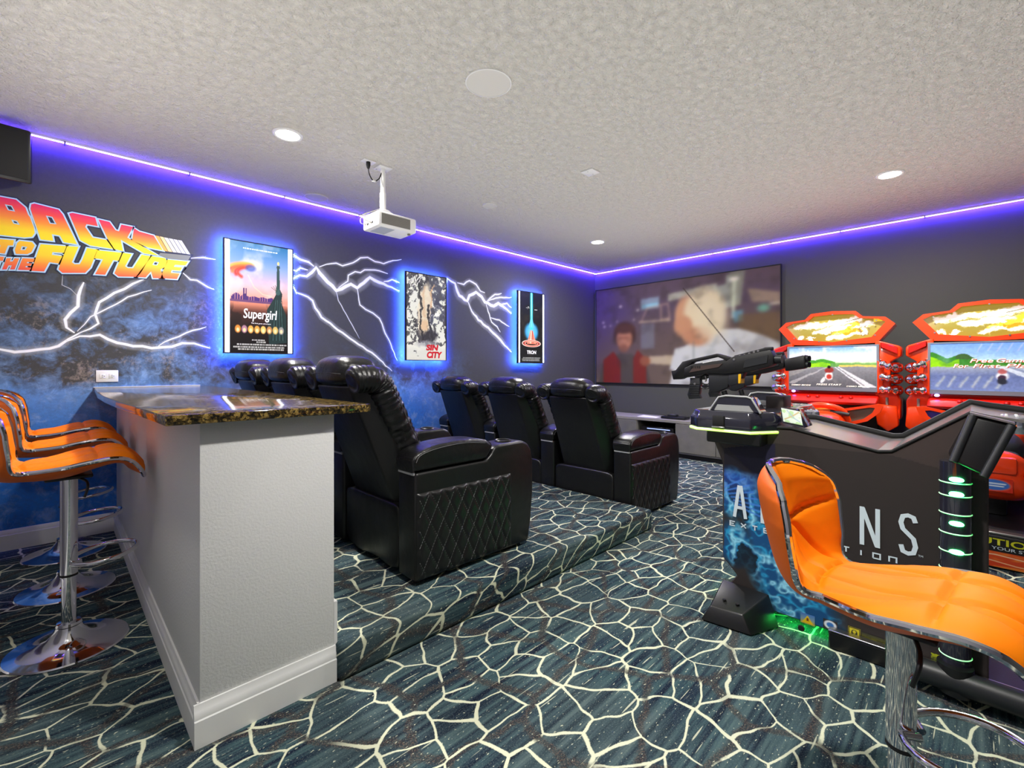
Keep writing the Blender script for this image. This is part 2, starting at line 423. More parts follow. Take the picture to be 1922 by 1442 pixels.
def aflat(bm, pl, outer, holes=(), d=0.001):
    rings = [outer]+list(holes)
    tri = tessellate_polygon([[Vector((p[0], p[1], 0)) for p in r] for r in rings])
    allp = [p for r in rings for p in r]
    V = [bm.verts.new(pl.at(p[0], p[1], d)) for p in allp]
    for t in tri:
        f = [V[i] for i in t]
        if len(set(f)) < 3: continue
        try: fc = bm.faces.new(f)
        except ValueError: continue
        fc.normal_update()
        if fc.normal.dot(pl.n) < 0: fc.normal_flip()
    return bm
def aribbon(bm, pl, pts, w, d=0.001):
    """flat stroke of width w along pts, mitred"""
    P = [Vector(p) for p in pts]; n = len(P); Lf, Rt = [], []
    for i in range(n):
        a = P[max(i-1, 0)]; c = P[min(i+1, n-1)]
        d1 = (P[i]-a) if i > 0 else (c-P[i]); d2 = (c-P[i]) if i < n-1 else (P[i]-a)
        d1.normalize(); d2.normalize(); n1 = Vector((-d1.y, d1.x)); n2 = Vector((-d2.y, d2.x))
        m = (n1+n2); m = n1 if m.length < 0.3 else m.normalized()
        k = w/2/max(0.5, m.dot(n1))
        Lf.append(P[i]+m*k); Rt.append(P[i]-m*k)
    A = [bm.verts.new(pl.at(p.x, p.y, d)) for p in Lf]; B = [bm.verts.new(pl.at(p.x, p.y, d)) for p in Rt]
    for i in range(n-1):
        f = bm.faces.new((B[i], B[i+1], A[i+1], A[i])); f.normal_update()
        if f.normal.dot(pl.n) < 0: f.normal_flip()
    return bm
def text_bm(body, pl, u0, v0, w, h, d=0.001, shear=0.0, bold=0.0):
    """lettering fitted to the box u0..u0+w, v0..v0+h of a plane"""
    cu = bpy.data.curves.new('tmp_text', 'FONT'); cu.body = body; cu.size = 1.0; cu.resolution_u = 3; cu.shear = shear
    cu.offset = bold
    o = bpy.data.objects.new('tmp_text', cu); COL.objects.link(o)
    dg = bpy.context.evaluated_depsgraph_get()
    me = bpy.data.meshes.new_from_object(o.evaluated_get(dg))
    bpy.data.objects.remove(o); bpy.data.curves.remove(cu)
    bm = bmesh.new(); bm.from_mesh(me); bpy.data.meshes.remove(me)
    xs = [v.co.x for v in bm.verts]; ys = [v.co.y for v in bm.verts]
    x0, x1, y0, y1 = min(xs), max(xs), min(ys), max(ys)
    for v in bm.verts:
        v.co = pl.at(u0+(v.co.x-x0)/(x1-x0)*w, v0+(v.co.y-y0)/(y1-y0)*h, d)
    bm.normal_update()
    for f in bm.faces:
        if f.normal.dot(pl.n) < 0: f.normal_flip()
    return bm
# painting: small numpy pictures carried as colours of a fine grid
class Pic:
    def __init__(s, w, h, rgb=(0, 0, 0)):
        s.w, s.h = w, h; s.a = np.zeros((h, w, 3)); s.a[:] = np.array(rgb)/255.0
        s.U, s.V = np.meshgrid(np.linspace(0, 1, w), np.linspace(0, 1, h))
    def put(s, mask, rgb):
        m = np.clip(mask, 0, 1)[..., None]; s.a = s.a*(1-m)+np.array(rgb)/255.0*m; return s
    def vgrad(s, stops):
        vs = [p for p, _ in stops]
        for k in range(3): s.a[..., k] = np.interp(s.V, vs, [c[k]/255.0 for _, c in stops])
        return s
    def oval(s, cu, cv, ru, rv, rgb, soft=0.15, op=1.0, rot=0.0):
        du, dv = s.U-cu, (s.V-cv)
        asp = s.h/s.w
        x, y = du, dv*asp; c, sn = math.cos(rot), math.sin(rot); x, y = x*c+y*sn, -x*sn+y*c
        r = np.sqrt((x/ru)**2+(y/(rv*asp))**2)
        return s.put(np.clip((1-r)/max(soft, 1e-3)+0.5, 0, 1)*op, rgb)
    def poly(s, pts, rgb, op=1.0):
        ins = np.zeros((s.h, s.w), bool); n = len(pts)
        for i in range(n):
            (x1, y1), (x2, y2) = pts[i], pts[(i+1) % n]
            if y1 == y2: continue
            c = ((s.V >= min(y1, y2)) & (s.V < max(y1, y2))) & (s.U < (x2-x1)*(s.V-y1)/(y2-y1)+x1)
            ins ^= c
        return s.put(ins.astype(float)*op, rgb)
    def stroke(s, pts, w, rgb, op=1.0, soft=0.5):
        asp = s.h/s.w; best = np.full((s.h, s.w), 9.0)
        for (x1, y1), (x2, y2) in zip(pts, pts[1:]):
            y1 *= asp; y2 *= asp; dx, dy = x2-x1, y2-y1; L = max(dx*dx+dy*dy, 1e-9)
            t = np.clip(((s.U-x1)*dx+(s.V*asp-y1)*dy)/L, 0, 1)
            best = np.minimum(best, np.hypot(s.U-x1-t*dx, s.V*asp-y1-t*dy))
        return s.put(np.clip((w-best)/(w*soft), 0, 1)*op, rgb)
    def fbm(s, su, sv, seed=0, octs=4):
        r = np.random.default_rng(seed); out = np.zeros((s.h, s.w)); amp = 1; tot = 0
        for o in range(octs):
            nu, nv = max(2, int(su*2**o)), max(2, int(sv*2**o))
            g = r.random((nv+2, nu+2)); x = s.U*nu; y = s.V*nv
            i, j = x.astype(int), y.astype(int); fx, fy = x-i, y-j; fx = fx*fx*(3-2*fx); fy = fy*fy*(3-2*fy)
            out += amp*((g[j, i]*(1-fx)+g[j, i+1]*fx)*(1-fy)+(g[j+1, i]*(1-fx)+g[j+1, i+1]*fx)*fy); tot += amp; amp *= 0.55
        return out/tot
    def warp(s, su, sv, amp, seed=0):
        du = (s.fbm(su, sv, seed)-.5)*amp*s.w; dv = (s.fbm(su, sv, seed+1)-.5)*amp*s.w
        i = np.clip((np.arange(s.h)[:, None]+dv).round().astype(int), 0, s.h-1); j = np.clip((np.arange(s.w)[None]+du).round().astype(int), 0, s.w-1)
        s.a = s.a[i, j]; return s
    def blur(s, k):
        for _ in range(k):
            p = np.pad(s.a, ((1, 1), (1, 1), (0, 0)), mode='edge')
            s.a = (p[:-2, 1:-1]+p[2:, 1:-1]+p[1:-1, :-2]+p[1:-1, 2:]+2*p[1:-1, 1:-1])/6
        return s
def paint_mesh(name, pic, pl, W, H, mat, parent, d=0.0, mask=None, kind=None):
    h, w = pic.h, pic.w
    U, V = pic.U*W, pic.V*H
    o, u, v, n = (np.array(x) for x in (pl.o, pl.u, pl.v, pl.n))
    co = o+U[..., None]*u+V[..., None]*v+n*d
    idx = np.arange(h*w).reshape(h, w)
    F = np.stack([idx[:-1, :-1], idx[:-1, 1:], idx[1:, 1:], idx[1:, :-1]], -1).reshape(-1, 4)
    if mask is not None:
        keep = (mask[:-1, :-1] & mask[:-1, 1:] & mask[1:, 1:] & mask[1:, :-1]).reshape(-1); F = F[keep]
    me = bpy.data.meshes.new(name)
    me.vertices.add(h*w); me.vertices.foreach_set('co', co.reshape(-1))
    me.loops.add(F.size); me.loops.foreach_set('vertex_index', F.reshape(-1).astype(np.int32))
    me.polygons.add(len(F)); me.polygons.foreach_set('loop_start', (np.arange(len(F))*4).astype(np.int32))
    me.update(calc_edges=True)
    c = np.clip(pic.a, 0, 1); lin = np.where(c <= 0.04045, c/12.92, ((c+0.055)/1.055)**2.4)
    at = me.color_attributes.new('ink', 'FLOAT_COLOR', 'POINT')
    at.data.foreach_set('color', np.concatenate([lin, np.ones((h, w, 1))], -1).astype(np.float32).reshape(-1))
    if mask is not None:
        bm = bmesh.new(); bm.from_mesh(me)
        bmesh.ops.delete(bm, geom=[x for x in bm.verts if not x.link_faces], context='VERTS'); bm.to_mesh(me); bm.free()
    me.materials.append(mat)
    ob = bpy.data.objects.new(name, me); COL.objects.link(ob)
    if parent is not None: ob.parent = parent
    return ob
# ------------------------------------------------------------ the room
X0, X1, Y0, Y1, HC = -0.45, 6.42, -1.9, 4.50, 2.78
struct('floor', box(X0-.1, X1+.1, Y0-.1, Y1+.1, -.1, 0), m_carpet)
struct('ceiling', box(X0-.1, X1+.1, Y0-.1, Y1+.1, HC, HC+.1), m_ceil)
wl = struct('wall_left', box(X0-.1, X1+.1, Y1, Y1+.1, 0, HC), m_mural)
struct('wall_back', box(X1, X1+.1, Y0-.1, Y1, 0, HC), m_grey)
struct('wall_front', box(X0-.1, X0, Y0-.1, Y1, 0, HC), M('grey_wall_paint', (128, 128, 132), .8))
struct('wall_right', box(X0-.1, X1+.1, Y0-.1, Y0, 0, HC), m_grey)
def skirting(a, b_, fixed, axis, sgn):
    h, t = 0.135, 0.016
    prof = [(0, 0), (t, 0), (t, h-.035), (t*.75, h-.03), (t*.75, h-.012), (t*.35, h), (0, h)]
    if axis == 'x': return prism([(fixed+sgn*p, z) for p, z in prof], 'x', a, b_)
    return prism([(fixed+sgn*p, z) for p, z in prof], 'y', a, b_)
struct('baseboard_left', skirting(X0, 0.312, Y1, 'x', -1), m_trim)
struct('baseboard_back', skirting(Y0, Y1, X1, 'y', -1), m_matte)
struct('baseboard_front', skirting(Y0, Y1, X0, 'y', 1), m_trim)
# carpeted riser for the rear seats
RZ, RY = 0.147, 1.705
riser = box(0.768, 3.17, RY, 4.499, 0.0, RZ, 0.022, 3)
o = link('carpeted_riser', riser, m_carpet); o['kind'] = 'structure'
o['label'] = 'low carpeted step carrying the rear row of recliners'
# LED strips under the ceiling
def led_strip(name, label, a, b_, axis):
    t = thing(name, label, 'light strip', a)
    L = (Vector(b_)-Vector(a)).length
    # a slim bar held off the wall: an added strong emitter to wash the wall and a weaker diffuser to the room
    sg = 1 if axis == 'x' else -1
    ch = prism([(-.050, -.012), (-.036, -.012), (-.036, .003), (-.050, .003)], axis, 0, sg*L)
    wash = prism([(-.0365, -.012), (-.033, -.012), (-.033, .000), (-.0365, .000)], axis, 0, sg*L)
    di = prism([(-.0505, -.0115), (-.046, -.0175), (-.040, -.0175), (-.0355, -.0115)], axis, 0, sg*L)
    link('added_wall_emitter', wash, m_wash, t)
    link('channel', ch, m_wplastic, t); link('diffuser', di, m_led, t)
    for k in range(int(L/0.72)):
        p = 0.5+k*0.72
        c = box(p-.005, p+.005, -.054, -.001, -.019, -.004, .002, 1) if axis == 'x' else box(-.054, -.001, -p-.005, -p+.005, -.019, -.004, .002, 1)
        link('clip', c, m_gplastic, t)
    return t
led_strip('led_strip', 'blue glowing light strip along the ceiling edge above the film posters', (X0+.002, Y1, HC-.004), (X1-.02, Y1, HC-.004), 'x')
led_strip('led_strip', 'blue glowing light strip along the ceiling edge above the projection screen', (X1, Y1-.02, HC-.004), (X1, Y0, HC-.004), 'y')
led_strip('led_strip', 'blue glowing light strip on the ceiling edge behind the bar stools', (X0+.024, Y1-.03, HC-.004), (X0+.024, Y0, HC-.004), 'y')
# downlights
for (x, y), lb in zip(DOWN, ('round ceiling downlight nearest the white projector', 'round ceiling downlight above the racing machines', 'round ceiling downlight in front of the room corner', 'round ceiling downlight over the floor before the white bar end', 'round ceiling downlight over the bar stools by the white half wall')):
    t = thing('downlight', lb, 'ceiling light', (x, y, HC), group='recessed downlights')
    link('trim_ring', lathe([(.074, -.001), (.074, -.008), (.086, -.010), (.094, -.004), (.094, 0)], 40), m_wplastic, t)
    link('lens', lathe([(0, -.010), (.04, -.010), (.074, -.006)], 32), m_lens, t)
for (x, y, r), lb in zip([(1.707, 1.905, .128), (1.72, 4.30, .10), (3.0, 3.33, .07)], ('large round white ceiling speaker, the nearest to the viewer', 'round white ceiling speaker close to the blue strip beside the projector', 'small round white ceiling disc between projector and screen')):
    t = thing('ceiling_speaker', lb, 'speaker', (x, y, HC), group='flush ceiling discs')
    link('rim', lathe([(r*.955, -.001), (r*.955, -.007), (r, -.006), (r, 0)], 48), m_wplastic, t)
    link('grille', lathe([(0, -.0045), (r*.955, -.0045)], 48), M('speaker_cloth', (214, 212, 206), .8), t)
t = thing('blank_plate', 'small square white cover plate on the ceiling', 'cover plate', (3.06, 2.19, HC))
link('plate', box(-.055, .055, -.055, .055, -.010, 0, .003), m_wplastic, t)
for q in (-.035, .035): link('screw', lathe([(0, -.0115), (.004, -.0115), (.004, -.01)], 10, (q, 0, 0)), m_steel, t)
# ------------------------------------------------------------ mural prints on the left wall
WP = Plane((0, Y1, 0), (1, 0, 0), (0, 0, 1))
BOLTS = [
 (0.0261, [(-0.287, 1.335), (-0.252, 1.323), (-0.187, 1.307), (-0.07, 1.328), (0.021, 1.354), (0.074, 1.407), (0.129, 1.452)]),
 (0.027, [(0.102, 1.45), (0.061, 1.486), (0.054, 1.541), (0.081, 1.59), (0.119, 1.64), (0.122, 1.716), (0.15, 1.815)]),
 (0.0217, [(0.129, 1.452), (0.228, 1.525), (0.21, 1.591), (0.232, 1.68), (0.316, 1.758), (0.423, 1.84), (0.502, 1.892)]),
 (0.0125, [(0.115, 1.461), (0.185, 1.57), (0.286, 1.646), (0.392, 1.736), (0.535, 1.805)]),
 (0.0264, [(0.061, 1.388), (0.129, 1.428), (0.235, 1.443), (0.331, 1.389), (0.423, 1.367), (0.535, 1.355), (0.661, 1.37), (0.73, 1.401), (0.811, 1.402), (0.922, 1.367)]),
 (0.0138, [(0.576, 1.372), (0.652, 1.427), (0.757, 1.486), (0.894, 1.543)]),
 (0.014, [(0.735, 1.966), (0.784, 1.919), (0.829, 1.92), (0.903, 1.875), (0.951, 1.858)]),
 (0.0141, [(0.788, 2.094), (0.875, 2.114), (0.96, 2.112)]),
 (0.0045, [(0.041, 1.856), (0.038, 1.781), (0.081, 1.759), (0.115, 1.716)]),
 (0.0467, [(1.568, 2.026), (1.64, 2.076), (1.707, 2.075), (1.797, 2.174), (1.868, 2.088), (1.995, 1.974), (2.148, 2.057), (2.217, 2.027), (2.357, 2.155), (2.516, 2.109), (2.709, 2.053)]),
 (0.0244, [(1.568, 2.272), (1.649, 2.226), (1.727, 2.214), (1.777, 2.181)]),
 (0.0177, [(1.827, 2.184), (1.899, 2.221), (1.995, 2.247), (2.06, 2.231), (2.171, 2.28), (2.251, 2.343), (2.333, 2.362), (2.417, 2.331), (2.516, 2.325), (2.631, 2.378), (2.735, 2.407)]),
 (0.0201, [(1.573, 2.12), (1.611, 2.111), (1.649, 2.147), (1.717, 2.137)]),
 (0.0177, [(2.016, 2.003), (2.115, 2.084), (2.12, 2.144), (2.194, 2.192), (2.251, 2.19), (2.298, 2.226), (2.417, 2.242), (2.567, 2.224)]),
 (0.018, [(2.217, 2.022), (2.228, 1.953), (2.245, 1.856), (2.31, 1.813), (2.393, 1.782), (2.466, 1.732), (2.516, 1.622), (2.605, 1.455), (2.683, 1.284)]),
 (0.0249, [(1.573, 1.988), (1.611, 1.909), (1.717, 1.881), (1.762, 1.85), (1.787, 1.782), (1.848, 1.695), (1.973, 1.61), (2.137, 1.503), (2.321, 1.39), (2.43, 1.326), (2.618, 1.168)]),
 (0.0086, [(1.995, 1.969), (2.016, 1.876), (2.071, 1.786), (2.16, 1.644), (2.24, 1.507)]),
 (0.0233, [(2.516, 2.132), (2.618, 2.168), (2.709, 2.146)]),
 (0.0543, [(3.313, 2.25), (3.362, 2.283), (3.48, 2.238), (3.548, 2.096), (3.672, 2.041), (3.707, 2.114), (3.817, 2.169), (3.91, 2.122), (3.967, 2.057), (4.123, 2.021), (4.204, 2.066), (4.453, 1.953)]),
 (0.039, [(3.689, 2.029), (3.744, 1.922), (3.854, 1.818), (4.025, 1.729), (4.204, 1.607), (4.453, 1.421)]),
 (0.0272, [(3.514, 2.249), (3.618, 2.242), (3.707, 2.302), (3.817, 2.268), (3.891, 2.192), (3.967, 2.179)]),
 (0.0226, [(4.006, 2.075), (4.143, 2.177), (4.265, 2.206)]),
 (0.0227, [(4.025, 2.077), (4.204, 2.14), (4.453, 2.174)]),
 (0.0168, [(3.986, 2.03), (4.045, 1.905), (4.084, 1.806), (4.183, 1.754), (4.244, 1.683)]),
 (0.0171, [(4.064, 1.863), (4.224, 1.845), (4.411, 1.768)]),
 (0.0232, [(4.244, 2.055), (4.368, 2.082), (4.453, 2.029)]),
 (0.0308, [(3.313, 2.11), (3.362, 2.27)]),
]
m_bolt, nt, b = new_mat('lightning_ink')
at = nt.nodes.new('ShaderNodeAttribute'); at.attribute_name = 'glow'
tr = nt.nodes.new('ShaderNodeBsdfTransparent'); mx = nt.nodes.new('ShaderNodeMixShader')
b.inputs['Base Color'].default_value = RGB(250, 252, 255); b.inputs['Roughness'].default_value = 0.7
nt.links.new(at.outputs['Fac'], mx.inputs[0]); nt.links.new(tr.outputs[0], mx.inputs[1]); nt.links.new(b.outputs[0], mx.inputs[2])
nt.links.new(mx.outputs[0], nt.nodes['Material Output'].inputs[0])
for k, (w, pts) in enumerate(BOLTS):
    # jagged refinement then a soft edged stroke
    P = [Vector(p) for p in pts]; Q = []
    for a, c in zip(P, P[1:]):
        n = max(1, int((c-a).length/0.045)); nn = Vector((-(c-a).y, (c-a).x)).normalized() if (c-a).length > 1e-6 else Vector((0, 1))
        for i in range(n): Q.append(a.lerp(c, i/n)+nn*(random.uniform(-1, 1)*min(.008, w*.35) if i else 0))
    Q.append(P[-1])
    n = len(Q); verts, faces, glow = [], [], []
    taper = [min(1.0, .35+3.0*min(i, n-1-i)/max(1, n-1)) for i in range(n)]
    for i in range(n):
        a = Q[max(i-1, 0)]; c = Q[min(i+1, n-1)]; d = (c-a).normalized(); nn = Vector((-d.y, d.x))
        for off, g_ in ((-1.5, 0), (-.45, .22), (-.22, 1), (.22, 1), (.45, .22), (1.5, 0)):
            p = Q[i]+nn*off*w*taper[i]
            verts.append((p.x, Y1-.0012-.00003*k, p.y)); glow.append(g_*(.45+.55*min(1, w/.016)))
    for i in range(n-1):
        for j in range(5): faces.append((i*6+j, i*6+j+1, i*6+7+j, i*6+6+j))
    me = bpy.data.meshes.new('lightning_print'); me.from_pydata(verts, [], faces)
    A = me.attributes.new('glow', 'FLOAT', 'POINT'); A.data.foreach_set('value', glow); me.materials.append(m_bolt)
    o = bpy.data.objects.new('lightning_print', me); COL.objects.link(o); o.parent = wl
LETTERS = [
 (0, [(-0.315, 2.324), (-0.252, 2.321), (-0.181, 2.32), (-0.138, 2.278), (-0.125, 2.232), (-0.117, 2.22), (-0.098, 2.153), (-0.094, 2.117), (-0.107, 2.088), (-0.144, 2.076), (-0.252, 2.072), (-0.287, 2.071)], [[(-0.231, 2.277), (-0.199, 2.276), (-0.184, 2.24), (-0.217, 2.241)], [(-0.202, 2.183), (-0.175, 2.18), (-0.163, 2.156), (-0.193, 2.159)]]),
 (0, [(-0.11, 2.307), (-0.095, 2.316), (0.021, 2.303), (0.041, 2.275), (0.115, 2.08), (0.047, 2.081), (0.028, 2.124), (-0.012, 2.125), (-0.005, 2.08), (-0.066, 2.078), (-0.114, 2.275)], [[(-0.041, 2.247), (-0.009, 2.245), (0.011, 2.199), (-0.022, 2.196)]]),
 (0, [(0.074, 2.288), (0.091, 2.297), (0.21, 2.291), (0.224, 2.231), (0.164, 2.233), (0.157, 2.212), (0.196, 2.144), (0.272, 2.141), (0.309, 2.082), (0.185, 2.084), (0.132, 2.112)], []),
 (0, [(0.228, 2.282), (0.288, 2.277), (0.322, 2.223), (0.342, 2.219), (0.355, 2.272), (0.423, 2.269), (0.39, 2.182), (0.58, 2.078), (0.49, 2.08), (0.352, 2.158), (0.365, 2.075), (0.316, 2.082), (0.28, 2.146)], []),
 (0, [(0.429, 2.261), (0.459, 2.242), (0.547, 2.229), (0.605, 2.124), (0.511, 2.13), (0.417, 2.165)], []),
 (1, [(-0.287, 2.041), (-0.19, 2.049), (-0.194, 2.013), (-0.217, 2.009), (-0.231, 1.953), (-0.261, 1.953), (-0.249, 2.004), (-0.292, 2.003)], []),
 (1, [(-0.163, 2.05), (-0.107, 2.052), (-0.094, 2.032), (-0.11, 1.984), (-0.129, 1.967), (-0.181, 1.96), (-0.186, 1.984), (-0.175, 2.034)], [[(-0.154, 2.016), (-0.129, 2.016), (-0.138, 1.992), (-0.16, 1.99)]]),
 (2, [(-0.281, 1.928), (-0.234, 1.931), (-0.239, 1.904), (-0.252, 1.902), (-0.265, 1.846), (-0.287, 1.845), (-0.272, 1.9), (-0.287, 1.901)], []),
 (2, [(-0.223, 1.924), (-0.202, 1.928), (-0.208, 1.905), (-0.196, 1.907), (-0.187, 1.93), (-0.166, 1.932), (-0.187, 1.855), (-0.208, 1.852), (-0.2, 1.88), (-0.214, 1.878), (-0.223, 1.85), (-0.243, 1.847)], []),
 (2, [(-0.151, 1.936), (-0.094, 1.942), (-0.101, 1.918), (-0.129, 1.915), (-0.132, 1.906), (-0.107, 1.908), (-0.114, 1.889), (-0.135, 1.887), (-0.138, 1.878), (-0.11, 1.88), (-0.117, 1.861), (-0.172, 1.855)], []),
 (3, [(-0.066, 2.046), (0.061, 2.056), (0.047, 2.007), (-0.009, 2.002), (-0.012, 1.983), (0.041, 1.983), (0.021, 1.928), (-0.025, 1.93), (-0.05, 1.862), (-0.11, 1.858)], []),
 (3, [(0.064, 2.057), (0.122, 2.063), (0.088, 1.948), (0.102, 1.936), (0.129, 1.941), (0.143, 1.976), (0.167, 2.062), (0.224, 2.062), (0.185, 1.926), (0.157, 1.883), (0.041, 1.866), (0.021, 1.887), (0.028, 1.92)], []),
 (3, [(0.221, 2.057), (0.358, 2.062), (0.339, 1.999), (0.309, 1.999), (0.264, 1.884), (0.21, 1.881), (0.253, 1.995), (0.203, 1.996)], []),
 (3, [(0.365, 2.063), (0.415, 2.062), (0.377, 1.965), (0.392, 1.953), (0.423, 1.957), (0.474, 2.067), (0.527, 2.066), (0.47, 1.929), (0.447, 1.895), (0.339, 1.882), (0.316, 1.902), (0.324, 1.932)], []),
 (3, [(0.535, 2.067), (0.618, 2.066), (0.635, 2.042), (0.614, 1.992), (0.589, 1.972), (0.61, 1.907), (0.543, 1.898), (0.531, 1.948), (0.498, 1.897), (0.439, 1.894)], [[(0.551, 2.029), (0.58, 2.028), (0.568, 2.0), (0.539, 2.001)]]),
 (3, [(0.635, 2.058), (0.77, 2.064), (0.752, 2.029), (0.682, 2.023), (0.676, 2.007), (0.73, 2.01), (0.717, 1.981), (0.661, 1.978), (0.656, 1.956), (0.713, 1.959), (0.695, 1.911), (0.589, 1.905)], []),
]
BARS = [[(0.555, 2.231), (0.58, 2.23), (0.636, 2.122), (0.611, 2.122)], [(0.584, 2.23), (0.608, 2.229), (0.665, 2.122), (0.64, 2.122)], [(0.612, 2.228), (0.637, 2.227), (0.694, 2.123), (0.669, 2.122)], [(0.641, 2.227), (0.667, 2.226), (0.724, 2.123), (0.698, 2.123)], [(0.671, 2.226), (0.696, 2.225), (0.754, 2.123), (0.728, 2.123)], [(0.7, 2.225), (0.726, 2.224), (0.784, 2.123), (0.758, 2.123)]]
BARSIDE = [(0.589, 2.102), (0.788, 2.114), (0.767, 2.069), (0.635, 2.063), (0.576, 2.081)]
lg = thing('wall_lettering', 'BACK TO THE FUTURE lettering in red to yellow print above the outlet', 'lettering', (0, 0, 0))
bk = bmesh.new()
for i, (g_, outer, holes) in enumerate(LETTERS): aflat(bk, WP, poly_offset(outer, .017), (), .0014+.00002*i)
aflat(bk, WP, poly_offset(BARSIDE, .012), (), .0014)
link('dark_outline', bk, m_navy, lg, smooth=False)
for g_, outer, holes in LETTERS:
    l = link('letter', aflat(bmesh.new(), WP, outer, holes, .0030), (m_g0, m_g1, m_g2, m_g3)[g_], lg, smooth=False)
    link('letter_outline', aflat(bmesh.new(), WP, poly_offset(outer, .0085), [poly_offset(h_, -.006) for h_ in holes], .0022), m_cyan, l, smooth=False)
    for h_ in holes: pass
for i, q in enumerate(BARS):
    link('logo_bar', aflat(bmesh.new(), WP, q, (), .0030), M('logo_bar_ink', [(250, 170, 70), (240, 200, 140), (225, 222, 210), (214, 216, 212), (204, 206, 204), (214, 216, 216)][i], .6), lg, smooth=False)
link('logo_side', aflat(bmesh.new(), WP, BARSIDE, (), .0025), M('logo_side_ink', (120, 122, 110), .6), lg, smooth=False)
# wall outlet
t = thing('wall_outlet', 'white double wall outlet plate just above the bar', 'outlet', (.276, Y1, 1.142))
link('plate', box(-.062, .062, -.007, 0, -.043, .043, .003), m_wplastic, t)
for q in (-.026, .026):
    s_ = link('socket', box(q-.017, q+.017, -.0095, -.006, -.017, .017, .003), m_wplastic, t)
    for dz in (-.006, .006): link('slot', box(q-.004, q+.004, -.0102, -.009, dz-.0015, dz+.0015), m_matte, s_)
    link('slot', lathe([(0, 0), (.003, 0)], 8, (q+.010, -.0099, 0), 'y'), m_matte, s_)
# ------------------------------------------------------------ posters
def poster(label, x0, x1, z0, z1, pic, bars, depth=.095):
    t = thing('backlit_poster', label, 'poster', ((x0+x1)/2, Y1, (z0+z1)/2), group='backlit film posters')
    w, h = (x1-x0)/2, (z1-z0)/2
    link('frame', aring(bmesh.new(), [(-w, -h), (w, -h), (w, h), (-w, h)], [(-w+.008, -h+.008), (w-.008, -h+.008), (w-.008, h-.008), (-w+.008, h-.008)], 'y', -depth, -depth+.03), m_matte, t, smooth=False)
    link('back_panel', box(-w+.004, w-.004, -depth+.012, -depth+.022, -h+.004, h-.004), m_black, t)
    for sx, sz in ((-1, -1), (1, 1)): link('standoff', box(sx*w*.5-.015, sx*w*.5+.015, -depth+.02, 0, sz*h*.5-.015, sz*h*.5+.015), m_black, t)
    pl = Plane((-w+.008+bars, -depth+.006, -h+.008), (1, 0, 0), (0, 0, 1))
    link('print_backing', box(-w+.006, w-.006, -depth+.0075, -depth+.0125, -h+.006, h-.006), m_black, t)
    paint_mesh('print', pic, pl, 2*w-.016-2*bars, 2*h-.016, m_back, t)
    if bars:
        for s_ in (-1, 1):
            xa = s_*(w-.008-bars/2)
            link('light_tube', box(xa-bars/2+.001, xa+bars/2-.001, -depth+.002, -depth+.007, -h+.009, h-.009, .002, 1), m_tube, t)
    # blue strips fixed round the back, shining on the wall
    e = bmesh.new(); i_ = .010
    for (a, b_) in (((-w+i_, -h+i_), (w-i_, -h+i_)), ((w-i_, -h+i_), (w-i_, h-i_)), ((w-i_, h-i_), (-w+i_, h-i_)), ((-w+i_, h-i_), (-w+i_, -h+i_))):
        abox(e, min(a[0], b_[0])-.005, max(a[0], b_[0])+.005, -depth+.022, -depth+.028, min(a[1], b_[1])-.005, max(a[1], b_[1])+.005)
    link('backlight_strip', e, m_poster_led, t)
    return t, pl, 2*w-.016-2*bars, 2*h-.016
# 1: sunset harbour sheet
p = Pic(170, 300); p.vgrad([(0, (10, 10, 12)), (.22, (24, 16, 18)), (.36, (60, 30, 26)), (.44, (176, 110, 92)), (.52, (206, 140, 132)), (.62, (190, 156, 172)), (.78, (116, 138, 190)), (1, (34, 96, 146))])
f = p.fbm(3, 5, 3)
p.put(np.clip((f-.5)*2, 0, .35)*(p.V > .45), (214, 196, 206))
for k in range(34):
    x = .02+k*.021; hh = .02+.03*abs(math.sin(k*2.7))*(1 if k < 12 else .35)
    p.poly([(x, .475), (x+.019, .475), (x+.019, .485+hh), (x, .485+hh)], (66, 40, 100))
for x in (.215, .255): p.poly([(x, .475), (x+.022, .475), (x+.022, .585), (x, .585)], (58, 36, 92))
p.poly([(0, .455), (.7, .455), (.7, .478), (0, .476)], (70, 44, 96), .8)
p.put(np.clip((.46-p.V)*9, 0, 1)*(p.fbm(3, 6, 9) > .5)*.55, (20, 12, 14))
# bronze statue with raised torch
p.poly([(.66, .08), (.98, .1), (.97, .36), (.88, .48), (.90, .56), (.86, .60), (.80, .60), (.78, .55), (.72, .49), (.62, .40)], (30, 46, 48))
p.poly([(.79, .56), (.86, .57), (.845, .80), (.80, .80)], (40, 62, 66)); p.oval(.82, .575, .045, .028, (52, 78, 80))
p.poly([(.79, .80), (.86, .80), (.85, .825), (.80, .825)], (50, 66, 62)); p.oval(.825, .845, .02, .016, (220, 190, 120))
for k in range(5): p.stroke([(.80, .58), (.70+.035*k, .615+.012*k)], .005, (46, 66, 56))
for k in range(9): p.stroke([(.70+.03*k, .12), (.76+.016*k, .50)], .006, (70, 100, 100) if k % 2 else (18, 26, 28), .7)
